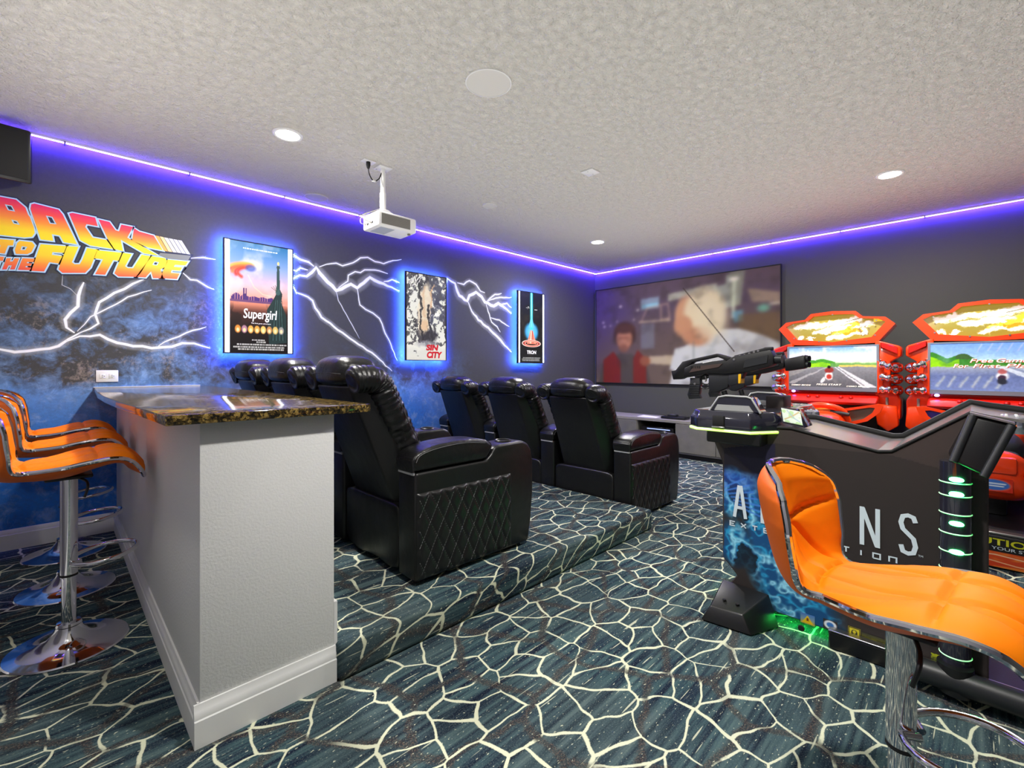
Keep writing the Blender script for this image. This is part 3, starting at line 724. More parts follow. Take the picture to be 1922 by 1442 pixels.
# plain warm swirl where a figure is printed
p.oval(.36, .80, .15, .04, (236, 206, 160), 1.2, .6)
for a0, c_ in ((0.0, (206, 40, 26)), (.35, (190, 28, 20)), (.7, (232, 92, 30)), (1.05, (214, 60, 30)), (1.4, (240, 150, 50))):
    p.stroke([(.36+.30*math.cos(2.7-a0*.9+t_)*(.35+.55*t_), .755+.075*math.sin(2.7-a0*.9+t_)*(.5+.4*t_)) for t_ in np.linspace(0, 1.5, 12)], .045, c_, .9, 1.0)
p.oval(.34, .77, .09, .032, (40, 60, 150), .6, .7)
p.stroke([(.30, .70), (.40, .60), (.55, .54), (.70, .53)], .012, (250, 190, 160), .7, 1)
for k in range(8):
    p.oval(.13+k*.107, .213, .048, .036, [(190, 120, 50), (150, 110, 130), (210, 150, 70), (200, 140, 60), (220, 170, 90), (170, 120, 70), (200, 160, 90), (130, 130, 130)][k], .3)
    p.oval(.13+k*.107, .205, .024, .018, (236, 190, 150), .5)
def billing(p, v0, v1, rows, col, u0=.05, u1=.95, seed=1):
    r = np.random.default_rng(seed)
    for i in range(rows):
        va = v0+(v1-v0)*(i+.2)/rows; vb = v0+(v1-v0)*(i+.8)/rows; u = u0+r.random()*.1; e = u1-r.random()*.1
        while u < e:
            w_ = .01+.03*r.random(); p.poly([(u, va), (min(u+w_, e), va), (min(u+w_, e), vb), (u, vb)], col, .8); u += w_+.010
billing(p, .02, .085, 3, (205, 205, 205), .04, .98, 4); billing(p, .09, .125, 2, (210, 210, 210), .36, .68, 5)
billing(p, .935, .952, 1, (235, 240, 248), .16, .84, 6)
t, pl, W_, H_ = poster('tall backlit poster with sunset harbour and statue, above the rear recliners', .998, 1.552, 1.325, 2.29, p, .038)
link('title_lettering', text_bm('Supergirl', pl, W_*.22, H_*.285, W_*.58, H_*.115, .0015, .12, .01), EM('title_white', (240, 236, 245), .7), t, smooth=False)
link('tagline_lettering', text_bm('The first great adventure', pl, W_*.35, H_*.262, W_*.34, H_*.014, .0015), EM('title_white', (240, 236, 245), .7), t, smooth=False)
# 2: black and white sheet
p = Pic(150, 260, (222, 224, 214))
f = p.fbm(6, 10, 21); f2 = p.fbm(14, 22, 22, 3)
p.put(((f2 > .55) & (p.V > .17)).astype(float)*.85, (62, 62, 66)); p.put(((f > .56) & (p.V > .2)).astype(float)*.8, (34, 34, 42))
p.put(((p.U > .55) & (p.V > .42) & (f2 > .42)).astype(float)*.75, (70, 74, 92))
for k in range(16): p.stroke([(.05+.03*(k % 5), .30+k*.012), (.20+.02*(k % 3), .31+k*.012)], .007, (30, 30, 32), .9, .5)
for k in range(10): p.stroke([(.03+k*.012, .75+.02*(k % 4)), (.12+k*.03, .97)], .008, (250, 250, 245) if k % 2 else (40, 40, 40), .9, .5)
# a plain tall warm shape with dark bands in place of the printed figure
p.oval(.44, .60, .16, .30, (226, 214, 190), .25, .95, -.12); p.stroke([(.44, .86), (.40, .70), (.44, .52)], .05, (206, 170, 128), .7, 1); p.oval(.44, .40, .11, .075, (214, 180, 140), .8, .8)
p.stroke([(.30, .86), (.36, .60), (.33, .40), (.42, .24)], .03, (30, 30, 34), .9, .5); p.stroke([(.56, .66), (.52, .52), (.60, .38), (.64, .26)], .035, (26, 26, 30), .9, .5); p.oval(.58, .28, .2, .075, (48, 48, 54), .4, .9, .25); p.oval(.52, .19, .26, .035, (150, 152, 160), .8, .7)
p.stroke([(.62, .62), (.60, .80), (.68, .88)], .035, (214, 176, 132), .8, .7)
p.poly([(.68, .52), (.84, .53), (.84, .57), (.68, .565)], (245, 245, 240))
p.put(np.clip((.16-p.V)*16, 0, 1), (212, 214, 206)); p.oval(.2, .09, .05, .004, (60, 60, 60)); p.oval(.3, .06, .03, .003, (60, 60, 60))
p.warp(10, 18, .10, 33); p.warp(30, 50, .03, 35)
t, pl, W_, H_ = poster('black and white backlit poster with red title, middle one of the three', 2.735, 3.285, 1.285, 2.268, p, 0)
link('title_lettering', text_bm('SIN', pl, W_*.48, H_*.112, W_*.32, H_*.072, .0015, .15, .055), EM('title_red', (205, 6, 30), .25), t, smooth=False)
link('title_lettering', text_bm('CITY', pl, W_*.50, H_*.022, W_*.40, H_*.080, .0015, .15, .055), EM('title_red', (205, 6, 30), .25), t, smooth=False)
# 3: dark sheet with blue beam
p = Pic(120, 300, (16, 20, 20)); p.put(np.clip((p.fbm(4, 9, 31)-.5)*2, 0, .4), (60, 52, 40))
p.oval(.5, .44, .29, .13, (44, 130, 180), .35, .95); p.oval(.5, .44, .2, .085, (120, 190, 220), .8, .6)
p.stroke([(.5, .50), (.5, 1.0)], .075, (40, 190, 205), 1, .6); p.stroke([(.5, .52), (.5, 1.0)], .035, (160, 240, 244), .9, .9)
p.poly([(.36, .50), (.5, .68), (.64, .50)], (90, 170, 200), .8)
p.poly([(.30, .27), (.45, .46), (.55, .46), (.72, .27)], (226, 120, 96)); p.stroke([(.45, .28), (.49, .45)], .02, (250, 210, 190)); p.stroke([(.56, .28), (.54, .45)], .02, (150, 50, 50))
for rr_, c_ in ((.40, (222, 200, 190)), (.34, (196, 60, 50)), (.28, (240, 150, 130))):
    p.stroke([(.5+rr_*math.cos(a_), .275+rr_*.115*math.sin(a_)) for a_ in np.linspace(0, 2*PI, 30)], .022, c_, .95)
billing(p, .02, .08, 3, (200, 205, 200), .08, .95, 12); billing(p, .755, .80, 3, (220, 220, 215), .24, .42, 13); billing(p, .755, .77, 1, (220, 220, 215), .55, .8, 14)
t, pl, W_, H_ = poster('narrow dark backlit poster with a light blue beam, farthest of the three', 4.49, 5.035, 1.268, 2.268, p, .030)
link('title_lettering', text_bm('TRON', pl, W_*.30, H_*.125, W_*.40, H_*.05, .0015, .05, .02), EM('title_white', (240, 236, 245), .7), t, smooth=False)
# ------------------------------------------------------------ projection screen
t = thing('projection_screen', 'wide fixed projection screen showing a night film still', 'screen', (X1, 3.085, 1.725))
w, h = 1.378, .768
link('frame', aring(bmesh.new(), [(-w, -h), (w, -h), (w, h), (-w, h)], [(-w+.012, -h+.012), (w-.012, -h+.012), (w-.012, h-.012), (-w+.012, h-.012)], 'x', -.036, -.004), m_matte, t, smooth=False)
link('screen_cloth', box(-.030, -.012, -w+.004, w-.004, -h+.004, h-.004), m_wplastic, t)
link('wall_bracket', box(-.014, 0, -w*.8, w*.8, h*.6, h*.6+.04), m_black, t)
pl = Plane((-.0308, w-.012, -h+.012), (0, -1, 0), (0, 0, 1))
p = Pic(330, 186); p.vgrad([(0, (112, 96, 84)), (.45, (98, 82, 80)), (.75, (92, 76, 92)), (1, (104, 86, 96))])
p.put(np.clip((.30-p.U)*2.6, 0, 1)*.75*np.clip(p.V*1.4, 0, 1), (84, 66, 118))
p.put(np.clip((p.U-.45)*2, 0, 1)*np.clip((.75-p.V)*3, 0, 1)*.5, (120, 100, 76))
p.poly([(.30, .74), (.41, .75), (.41, .86), (.30, .85)], (150, 172, 184), .8); p.poly([(.305, .76), (.405, .77), (.405, .80), (.305, .79)], (140, 214, 236), .8)
p.poly([(.46, .80), (.72, .86), (.72, .92), (.46, .87)], (186, 186, 164), .85); p.poly([(.68, .66), (.82, .70), (.83, .98), (.76, .98), (.76, .90), (.68, .88)], (170, 178, 160), .8)
p.poly([(.78, .70), (.83, .70), (.85, 1), (.78, 1)], (150, 152, 132), .8); p.stroke([(.795, .60), (.80, .92)], .012, (226, 232, 200), .9, .9); p.poly([(.80, .55), (.84, .56), (.84, .66), (.79, .65)], (110, 170, 190), .7)
p.poly([(.88, .72), (1, .70), (1, .78), (.86, .84)], (176, 154, 124), .7); p.poly([(.82, .40), (1, .40), (1, .62), (.82, .62)], (116, 92, 62), .6)
p.oval(.93, .66, .025, .03, (120, 190, 160), .9, .8); p.oval(.98, .69, .025, .008, (255, 244, 214), .6)
p.stroke([(.29, .62), (.47, .62)], .006, (222, 196, 160), .9); p.stroke([(.30, .62), (.34, .76), (.46, .78), (.47, .64), (.42, .63), (.42, .76)], .005, (196, 160, 140), .7)
p.poly([(.30, .35), (.38, .35), (.38, .60), (.30, .60)], (136, 146, 160), .45)
p.blur(2)
for x_, y_, s_ in ((.168, .80, .010), (.28, .745, .009), (.05, .645, .008), (.058, .60, .008), (.10, .605, .006), (.145, .645, .005), (.255, .65, .006), (.80, .935, .022)): p.oval(x_, y_, s_, s_*.9, (255, 246, 226), .7)
# two soft, featureless figures: left in a red vest, right in a white coat
p.poly([(.02, 0), (.04, .20), (.13, .30), (.24, .30), (.33, .22), (.36, 0)], (84, 76, 70)); p.poly([(.05, 0), (.05, .24), (.12, .33), (.17, .22), (.17, 0)], (128, 40, 36), .9); p.poly([(.25, .0), (.25, .25), (.28, .34), (.33, .25), (.335, 0)], (128, 44, 38), .9)
p.oval(.195, .50, .072, .135, (74, 50, 44), .25); p.oval(.192, .455, .052, .105, (190, 128, 96), .3); p.oval(.19, .36, .03, .04, (160, 104, 80), .6); p.oval(.195, .56, .062, .05, (86, 58, 50), .5)
p.oval(.19, .47, .04, .015, (140, 86, 66), .9, .6)
p.poly([(.47, .0), (.52, .33), (.62, .42), (.70, .50), (.82, .50), (.93, .43), (1, .36), (1, 0)], (204, 206, 204)); p.poly([(.34, .20), (.50, .18), (.50, .28), (.35, .27)], (190, 172, 142)); p.poly([(.47, .14), (.60, .14), (.62, .38), (.50, .34)], (206, 208, 206))
p.oval(.325, .225, .032, .05, (150, 90, 66), .5)
p.oval(.575, .62, .075, .215, (200, 148, 112), .25, 1, .10); p.oval(.655, .66, .105, .235, (222, 204, 166), .30); p.oval(.545, .55, .05, .10, (196, 142, 106), .4); p.oval(.62, .45, .07, .09, (190, 134, 100), .5)
p.oval(.69, .60, .08, .20, (226, 212, 178), .6, .7)
p.stroke([(.60, .12), (.60, .40)], .004, (110, 112, 112), .8); p.stroke([(.72, .44), (.66, .22), (.67, .10)], .012, (176, 184, 190), .5, 1); p.stroke([(.90, .40), (.84, .22)], .012, (178, 184, 190), .5, 1); p.stroke([(.80, .46), (.78, .26)], .010, (180, 186, 192), .5, 1)
p.put(np.clip((p.fbm(16, 9, 77)-.5)*1.2, 0, .3), (60, 52, 48)); p.blur(14); p.a = p.a*.84; p.stroke([(.545, .91), (.80, .30)], .0032, (62, 52, 46), .95, .5)
paint_mesh('picture', p, pl, 2*w-.024, 2*h-.024, m_proj, t)
# ------------------------------------------------------------ projector
t = thing('projector', 'white video projector hanging from the ceiling on a pole', 'projector', (1.84, 3.30, HC))
link('ceiling_plate', box(-.055, .055, -.055, .055, -.012, 0, .004), m_wplastic, t)
for sx in (-.04, .04): link('screw', lathe([(0, -.014), (.006, -.014), (.006, -.012)], 10, (sx, .03, 0)), m_steel, t)
link('pole', lathe([(.0, -.012), (.020, -.012), (.020, -.20), (.024, -.20), (.024, -.345), (0, -.345)], 20), m_wplastic, t)
link('bracket', prism([(-.02, -.34), (.02, -.34), (.09, -.37), (.09, -.378), (-.06, -.378), (-.06, -.37)], 'y', -.05, .05, .003, 1), m_wplastic, t)
bx0, bx1, by0, by1, bz0, bz1 = -.105, .235, -.115, .125, -.495, -.380
link('case', box(bx0, bx1, by0, by1, bz0, bz1, .014, 3), m_wplastic, t)
for k in range(11):
    link('vent_slat', box(bx0+.03, bx1-.06, by0-.003, by0+.002, bz0+.020+k*.007, bz0+.0235+k*.007), m_gplastic, t)
link('vent_recess', box(bx0+.03, bx1-.06, by0-.0012, by0+.002, bz0+.018, bz0+.098), M('vent_dark', (150, 148, 142), .6), t)
link('lens_barrel', lathe([(0, .0), (.028, .0), (.032, .02), (.026, .028), (.022, .02), (0, .012)], 28, (bx1-.004, .03, -.44), 'x'), m_gloss, t)
for k, yy in enumerate((-.07, -.03, .0, .045, .08)): link('port', box(bx0-.002, bx0+.003, yy-.012, yy+.012, bz0+.030, bz0+.046), m_matte if k % 2 else m_gplastic, t)
link('intake_cover', box(bx0+.04, bx0+.16, by0+.03, by1-.04, bz0-.003, bz0+.002, .002, 1), M('cool_grey_plastic', (170, 176, 186), .5), t)
link('foot', lathe([(0, bz0-.012), (.012, bz0-.012), (.012, bz0)], 14, (bx1-.04, by0+.05, 0)), m_gplastic, t)
for pts in ([(bx0, -.02, -.46), (bx0-.05, .0, -.44), (bx0-.05, .03, -.40), (-.03, .03, -.33), (.022, -.005, -.30)], [(bx0, .05, -.455), (bx0-.04, .08, -.45), (bx0-.02, .09, -.39), (-.02, .03, -.35)]):
    link('signal_cable', tube(catmull(pts, 8), .0035, 6), m_gplastic, t)
t = thing('power_cord', 'short black power cord looping from ceiling outlet to projector pole', 'cord', (1.70, 3.27, HC))
link('outlet_plate', box(-.05, .05, -.035, .035, -.008, 0, .003), m_wplastic, t)
link('plug', lathe([(0, -.06), (.010, -.055), (.016, -.03), (.016, -.008), (0, -.008)], 14), m_matte, t)
link('cable', tube(catmull([(0, 0, -.05), (.01, 0, -.10), (.05, .01, -.135), (.10, .02, -.10), (.125, .025, -.045)], 10), .0045, 8), m_matte, t)
link('cable_label', lathe([(0, -.012), (.007, -.012), (.007, .012), (0, .012)], 10, (.052, .01, -.134), 'x'), m_wplastic, t)
# ------------------------------------------------------------ wall speaker, upper left
t = thing('wall_speaker', 'black loudspeaker hung high in the corner beside the blue strip', 'speaker', (-.235, 4.44, 2.56))
bm = hexa([(-.13, -.15, -.17), (.13, -.13, -.17), (.13, .02, -.13), (-.13, .0, -.13), (-.13, -.22, .15), (.13, -.20, .15), (.13, .02, .17), (-.13, .0, .17)])
link('cabinet', bev(bm, .012), m_black, t)
link('grille', bev(hexa([(-.115, -.156, -.15), (.115, -.138, -.15), (.115, -.125, -.15), (-.115, -.14, -.15), (-.115, -.223, .135), (.115, -.205, .135), (.115, -.19, .135), (-.115, -.205, .135)]), .004), m_matte, t)
link('bracket', box(-.03, .03, .0, .06, -.05, .05, .004), m_black, t)
# ------------------------------------------------------------ bar
t = thing('bar_half_wall', 'white painted half wall holding up the granite bar', 'half wall', (.54, 3.1, 0))
def rel(o): return o
BX0, BX1, BY0, BY1 = .328-.54, .765-.54, 1.742-3.1, 4.499-3.1
link('wall_body', box(BX0, BX1, BY0, BY1, 0, 1.027, .004, 2), m_white, t)
hh, tt = .135, .016
pf = [(0, 0), (tt, 0), (tt, hh-.05), (tt*.8, hh-.046), (tt*.8, hh-.026), (tt*.62, hh-.022), (tt*.4, hh), (0, hh)]
link('baseboard', prism([(BX0-p_, z) for p_, z in pf], 'y', BY0-.002, BY1), m_trim, t)
link('baseboard', prism([(BY0-p_, z) for p_, z in pf], 'x', BX0-tt-.0006, BX1+tt*.2), m_trim, t)
link('baseboard', box(BX1-.001, BX1+.012, BY0, BY0+.004+.03, 0, .30), m_trim, t)
t = thing('bar_countertop', 'black and gold granite bar counter with a bowed overhang', 'countertop', (.54, 3.1, 1.0275))
ct = [(.888, 1.690), (.888, 4.497), (.205, 4.497), (.192, 4.15), (.176, 3.6), (.176, 3.1), (.190, 2.65), (.212, 2.2), (.233, 1.690)]
link('slab', prism([(x-.54, y-3.1) for x, y in ct], 'z', 0, .031, .003, 2), m_granite, t)
link('backsplash', box(.20-.54, .85-.54, 4.489-3.1, 4.4985-3.1, .031, .036, .001, 1), m_white, t)
# ------------------------------------------------------------ bar stools
SPROF = [(-.286, 1.062), (-.273, .975), (-.248, .88), (-.222, .815), (-.186, .787), (-.11, .785), (-.02, .793), (.06, .812), (.138, .823), (.190, .808), (.224, .768), (.243, .728)]
NS, NV = 110, 64
prof = catmull([(a, 0, c) for a, c in SPROF], 20)
cum = [0]
for a, c in zip(prof, prof[1:]): cum.append(cum[-1]+(c-a).length)
TOT = cum[-1]
def prof_at(s):
    d = s*TOT
    for i in range(len(cum)-1):
        if cum[i+1] >= d-1e-9:
            k = (d-cum[i])/max(1e-9, cum[i+1]-cum[i]); p = prof[i].lerp(prof[i+1], k); tg = (prof[i+1]-prof[i]).normalized()
            return p, tg
    return prof[-1].copy(), (prof[-1]-prof[-2]).normalized()
S_CREASE = .435
def half_w(s):
    kp = [0, .03, .08, .16, .28, .38, S_CREASE, .52, .62, .72, .82, .90, .96, 1.0]
    kw = [.135, .158, .174, .184, .174, .150, .134, .158, .194, .208, .204, .186, .160, .120]
    return float(np.interp(s, kp, kw))
SEAMS = [((S_CREASE, -1), (S_CREASE, 1)), ((.74, -1), (.74, 1)),
         ((S_CREASE, -.9), (.74, -.36)), ((S_CREASE, .9), (.74, .36)), ((S_CREASE, -.35), (.74, -.36)), ((S_CREASE, .35), (.74, .36)),
         ((.74, -.36), (1, -.62)), ((.74, .36), (1, .62)), ((.74, -.36), (1, -.12)), ((.74, .36), (1, .12)),
         ((0.0, 0), (.20, 0)), ((.20, 0), (S_CREASE, -.8)), ((.20, 0), (S_CREASE, .8)), ((.20, 0), (.14, -1)), ((.20, 0), (.14, 1)), ((.20, 0), (S_CREASE, 0))]
def wrap_f(s): return float(np.interp(s, [0, .06, .15, .28, S_CREASE, .56, 1], [.070, .086, .088, .070, .022, 0, 0]))
def rim_z(s): return float(np.interp(s, [0, S_CREASE, .62, .8, 1], [0, .0, .004, -.004, -.012]))
def surf(s, v):
    p, _ = prof_at(s)
    top = -.030*abs(v)**3*max(0.0, 1-s/.10)
    return Vector((p.x+wrap_f(s)*abs(v)**2.0, v*half_w(s), p.z+rim_z(s)*v*v+top))
def seam_depth(S, V):
    best = np.full(S.shape, 9.0)
    for (s1, v1), (s2, v2) in SEAMS:
        x1, y1, x2, y2 = s1*TOT, v1*.17, s2*TOT, v2*.17; dx, dy = x2-x1, y2-y1; L = dx*dx+dy*dy
        q = np.clip(((S*TOT-x1)*dx+(V*.17-y1)*dy)/L, 0, 1)
        best = np.minimum(best, np.hypot(S*TOT-x1-q*dx, V*.17-y1-q*dy))
    return best
def stool_surface(side):
    S = np.linspace(0, 1, NS); V = np.linspace(-1, 1, NV); SS, VV = np.meshgrid(S, V, indexing='ij')
    dep = seam_depth(SS, VV)
    bm = bmesh.new(); grid = []
    for i, s in enumerate(S):
        p, tg = prof_at(s); n = Vector((-tg.z, 0, tg.x)); n = -n if n.z < 0 and s > .5 else n
        n = Vector((tg.z*-1, 0, tg.x))
        if n.x < 0 and s < .3: n = -n
        if s >= .3 and n.z < 0: n = -n
        hw = half_w(s); row = []
        endf = min(1.0, s/.06, (1-s)/.05)
        for j, v in enumerate(V):
            e = max(0.0, 1-abs(v)**6)*max(0.0, endf)
            if side > 0:
                puff = .019*(max(0, 1-abs(v)**4))**.5*max(0, endf)**.5
                d = puff-.0095*math.exp(-(dep[i, j]/.0065)**2)*e+.008*e*min(1, dep[i, j]/.05)**.6
            else:
                d = -(.036+.022*math.exp(-((s-.60)/.22)**2))*(max(0, 1-v*v))**.5*max(0, endf)**.5
            q = surf(s, v); row.append(bm.verts.new((q.x+n.x*d, q.y, q.z+n.z*d)))
        grid.append(row)
    for i in range(NS-1):
        for j in range(NV-1):
            q = (grid[i][j], grid[i+1][j], grid[i+1][j+1], grid[i][j+1])
            bm.faces.new(q if side > 0 else q[::-1])
    return bm
def make_stool(label, group, lift=0.0):
    t = thing('bar_stool', label, 'bar stool', (0, 0, 0), group=group)
    link('seat_pad', stool_surface(1), m_orange, t, (0, 0, lift), sharp=60)
    link('seat_shell', stool_surface(-1), m_oshell, t, (0, 0, lift), sharp=60)
    loop = []
    ss = np.linspace(0, 1, 46)
    for s in ss: loop.append(tuple(surf(s, 1)))
    for v in (.85, .6, .2, -.2, -.6, -.85): q = surf(1, v); loop.append((q.x+.003, q.y, q.z-.004))
    for s in ss[::-1]: loop.append(tuple(surf(s, -1)))
    for v in (-.9, -.75, -.5, -.25, 0, .25, .5, .75, .9): q = surf(0, v); loop.append((q.x, q.y, q.z+.003))
    link('edge_trim', tube(loop, .0085, 8, True), m_chrome, t, (0, 0, lift))
    link('swivel_plate', box(-.075, .075, -.075, .075, .728, .742, .004, 1), m_black, t, (0, 0, lift))
    link('height_lever', tube(catmull([(.02, -.02, .728), (.05, -.10, .722), (.055, -.135, .70), (.045, -.14, .66)], 6), .005, 8), m_black, t, (0, 0, lift))
    link('column', lathe([(0, .30), (.029, .30), (.029, .725+lift), (.040, .728+lift), (.040, .735+lift), (0, .735+lift)], 32), m_chrome, t)
    link('lower_column', lathe([(0, .085), (.0245, .085), (.0245, .302), (0, .302)], 32), m_chrome, t)
    link('column_ring', lathe([(.0245, .312), (.0298, .312), (.0298, .303), (.0245, .303)], 32), m_matte, t)
    link('base', lathe([(0, .0), (.200, .0), (.203, .004), (.199, .009), (.165, .013), (.11, .024), (.07, .045), (.047, .075), (.041, .092), (0, .092)], 64), m_chrome, t)
    link('base_collar', lathe([(.0245, .084), (.040, .086), (.044, .094), (.040, .104), (.0245, .106)], 40), m_chrome, t)
    ring = [(.115+.115*math.cos(a), .125*math.sin(a), .372+.012*math.cos(a)) for a in np.linspace(-2.75, 2.75, 40)]
    ring = [(.035, -.012, .352)]+ring+[(.035, .012, .352)]
    link('footrest', tube(ring, .0095, 10), m_chrome, t)
    return t
s1 = make_stool('orange bar stool at the white bar, nearest to the viewer', 'orange stools at the bar')
s1.location = (.045, 2.77, 0)
for y, lb in ((3.49, 'orange bar stool at the white bar, second along from the viewer'), (4.16, 'orange bar stool at the white bar, closest to the mural wall')):
    c = copy_tree(s1); c.location = (.05, y, 0); c['label'] = lb
c = make_stool('orange bar stool standing alone in front of the black shooting game', 'orange stools', -.13)
c.location = (1.425, .127, 0); c.rotation_euler = (0, 0, math.atan2(-.995, -.10))
# ------------------------------------------------------------ recliners
PITCH, AW = .78, .160
def pleat(q, p):
    q = q.copy(); return q
def make_arm(t, y0, quilt):
    """arm between y0 and y0+AW; outer face at y0"""
    y1 = y0+AW
    body = [(0, .02), (0, .548), (.455, .548), (.492, .575), (.515, .612), (.545, .622), (.74, .624), (.785, .605), (.815, .565), (.832, .49), (.832, .30), (.815, .14), (.79, .02)]
    arm = link('arm', prism(body, 'y', y0, y1, .016, 3), m_leather, t)
    pad = catmull([(-.012, .556), (-.014, .612), (.03, .648), (.14, .672), (.30, .678), (.42, .668), (.475, .648), (.498, .622), (.478, .585), (.45, .556)], 4)
    pp = [(q.x, q.y) for q in (Vector((a.x, a.y, 0)) for a in pad)]
    link('arm_pad', prism(pp, 'y', y0-.004, y1+.004, .018, 3), m_leather2, arm)
    link('metal_trim', box(-.007, .004, y0+.010, y1-.010, .534, .552, .003, 1), M('pale_grey_trim', (168, 168, 170), .35), arm)
    link('cup_holder', lathe([(.050, .600), (.050, .628), (.046, .632), (.040, .628), (.040, .57), (0, .57)], 32, (.655, y0+AW/2, 0)), m_black, arm)
    for dx in (.018,): link('seam', tube(catmull([(.0, y0-.005, .60), (.03, y0-.0055, .634), (.14, y0-.0055, .656), (.30, y0-.0055, .662), (.44, y0-.0055, .646)], 6), .0012, 5), m_stitch, arm)
    if quilt:
        # diamond quilted side panel, a puffed relief with thread in the valleys
        a0, a1, b0, b1 = .006, .640, .030, .448
        NX, NZ = 96, 72; px, pz = .079, .150
        xs = np.linspace(a0, a1, NX); zs = np.linspace(b0, b1, NZ)
        bm = bmesh.new(); g_ = []
        for x in xs:
            r_ = []
            for z in zs:
                A = (x/px+z/pz); B = (x/px-z/pz)
                fa = abs(A-round(A)); fb = abs(B-round(B))
                hgt = .010*min(1, (min(fa, fb)/.22))**.6
                e = min(1, (x-a0)/.02, (a1-x)/.02, (z-b0)/.02, (b1-z)/.02)
                e = max(0, e)**.5
                r_.append(bm.verts.new((x, y0-.001-(.006+hgt)*e, z)))
            g_.append(r_)
        for i in range(NX-1):
            for j in range(NZ-1): bm.faces.new((g_[i][j], g_[i+1][j], g_[i+1][j+1], g_[i][j+1]))
        qp = link('quilted_panel', bm, m_leather, arm, sharp=70)
        th = bmesh.new()
        def clipseg(sl, k):
            pts = []
            for x in np.linspace(a0+.012, a1-.012, 60):
                z = (k-x/px)*pz if sl > 0 else (x/px-k)*pz
                if b0+.012 <= z <= b1-.012: pts.append((x, y0-.0085, z))
            return pts
        for k in range(-8, 14):
            for sl in (1, -1):
                q = clipseg(sl, k)
                if len(q) > 1: atube(th, [q[0], q[-1]], .0016, 5)
        o = link('stitching', th, m_stitch, arm); o['kind'] = 'stuff'
def make_recliner(label, group, quilt, first_arm=True, last_arm=False):
    t = thing('recliner', label, 'recliner', (0, 0, 0), group=group)
    make_arm(t, 0.0, quilt)
    if last_arm: make_arm(t, PITCH, False)
    ya, yb = AW+.004, PITCH-.004; yc = (ya+yb)/2; hw = (yb-ya)/2
    link('base_frame', box(.06, .76, ya, yb, .03, .28, .01), m_leather, t)
    link('seat_cushion', cushion((.47, yc, .385), (.36, hw-.004, .105), 5.0, 9), m_leather2, t)
    link('footrest', box(.775, .845, ya+.004, yb-.004, .07, .40, .025, 3), m_leather2, t)
    # hanging lower back flap
    def flap(q, p):
        q.x += .012*math.sin(q.y*19)*max(0, (.36-q.z))*2.2; return q
    bm = bmesh.new(); acushion(bm, (.035, yc, .19), (.028, hw, .165), 9.0, 9, flap)
    link('back_flap', bm, m_leather, t, sharp=60)
    # leaning outer shell of the back: flat rear panel with bevelled flanks
    zb, zt = .325, .965
    def sec(k):
        x = .040+(-.205-.040)*k; z = zb+(zt-zb)*k; w_ = hw-.012-.035*k
        return [(x, yc-w_*.74, z), (x, yc+w_*.74, z), (x+.095, yc+w_, z), (x+.15, yc+w_, z), (x+.15, yc-w_, z), (x+.095, yc-w_, z)]
    bm = bmesh.new(); R_ = [[bm.verts.new(q) for q in sec(k)] for k in (0, .33, .66, 1)]
    for A, B in zip(R_, R_[1:]):
        for i in range(6): bm.faces.new((A[i], A[(i+1) % 6], B[(i+1) % 6], B[i]))
    bm.faces.new(R_[0][::-1]); bm.faces.new(R_[-1]); bmesh.ops.recalc_face_normals(bm, faces=list(bm.faces))
    link('back_shell', bev(bm, .012, 3), m_leather, t, sharp=50)
    # front cushion of the back with rolled, gathered flanks
    link('back_cushion', cushion((.085, yc, .70), (.095, hw-.06, .29), 4.0, 9, lambda q, p: Vector((q.x-(q.z-.70)*.42, q.y, q.z))), m_leather2, t)
    # rolled wings: each runs forward over the top and turns down the front flank, gathered in folds
    for s_ in (-1, 1):
        path = [(-.222, .992), (-.212, .995), (-.17, 1.000), (-.115, .998), (-.072, .972), (-.040, .915), (.008, .815), (.060, .71), (.110, .615), (.150, .53)]
        y_w = yc+s_*(hw-.052)
        C_ = catmull([(x, y_w, z) for x, z in path], 13)
        rad = []
        for i in range(len(C_)):
            base_ = .012+.056*min(1, (i/15.0))**.5 if i < 15 else .068
            g_ = min(1, max(0, i-34)/20.0)
            rad.append(base_+g_*(.0030*math.sin(i*1.45+1.8*math.sin(i*.37+s_))+.0016*math.sin(i*.61))+(1-g_)*.0012*math.sin(i*1.1))
        bb_ = tube(C_, rad, 26)
        for v_ in bb_.verts:
            v_.co.y = y_w+(v_.co.y-y_w)*(1.06 if v_.co.x < -.1 else (.92 if v_.co.z > .74 else .80))
            v_.co.x += .0025*math.sin(v_.co.y*210+v_.co.z*90)*(1 if v_.co.z < .93 else 0)
        bo = link('side_bolster', bb_, m_leather2, t, sharp=80)
        link('bolster_seam', tube([(p_.x+.028, y_w+s_*.0605, p_.z+.012) for p_ in C_[45:]], .0022, 6), m_stitch_dark, bo)
    # headrest: wide middle pillow, domed on top and flat below, gathered along its ends
    def gather(q, p):
        q = q.copy()
        if q.z < 1.01: q.z = 1.01-(1.01-q.z)*.72
        q.z += .0028*math.sin(q.y*105+q.x*20)*(abs(p.z)**2)*(.4+.6*abs(p.y))-abs(p.y)**3*.010
        return q
    hr = link('headrest', cushion((-.130, yc, 1.030), (.118, hw*.63, .090), 3.1, 13, gather), m_leather2, t, sharp=80)
    link('pillow_seam', tube([(-.2465+.012*abs(k)**4, yc+k*hw*.56, 1.030-.006*k*k) for k in np.linspace(-1, 1, 14)], .0018, 6), m_stitch_dark, hr)
    return t
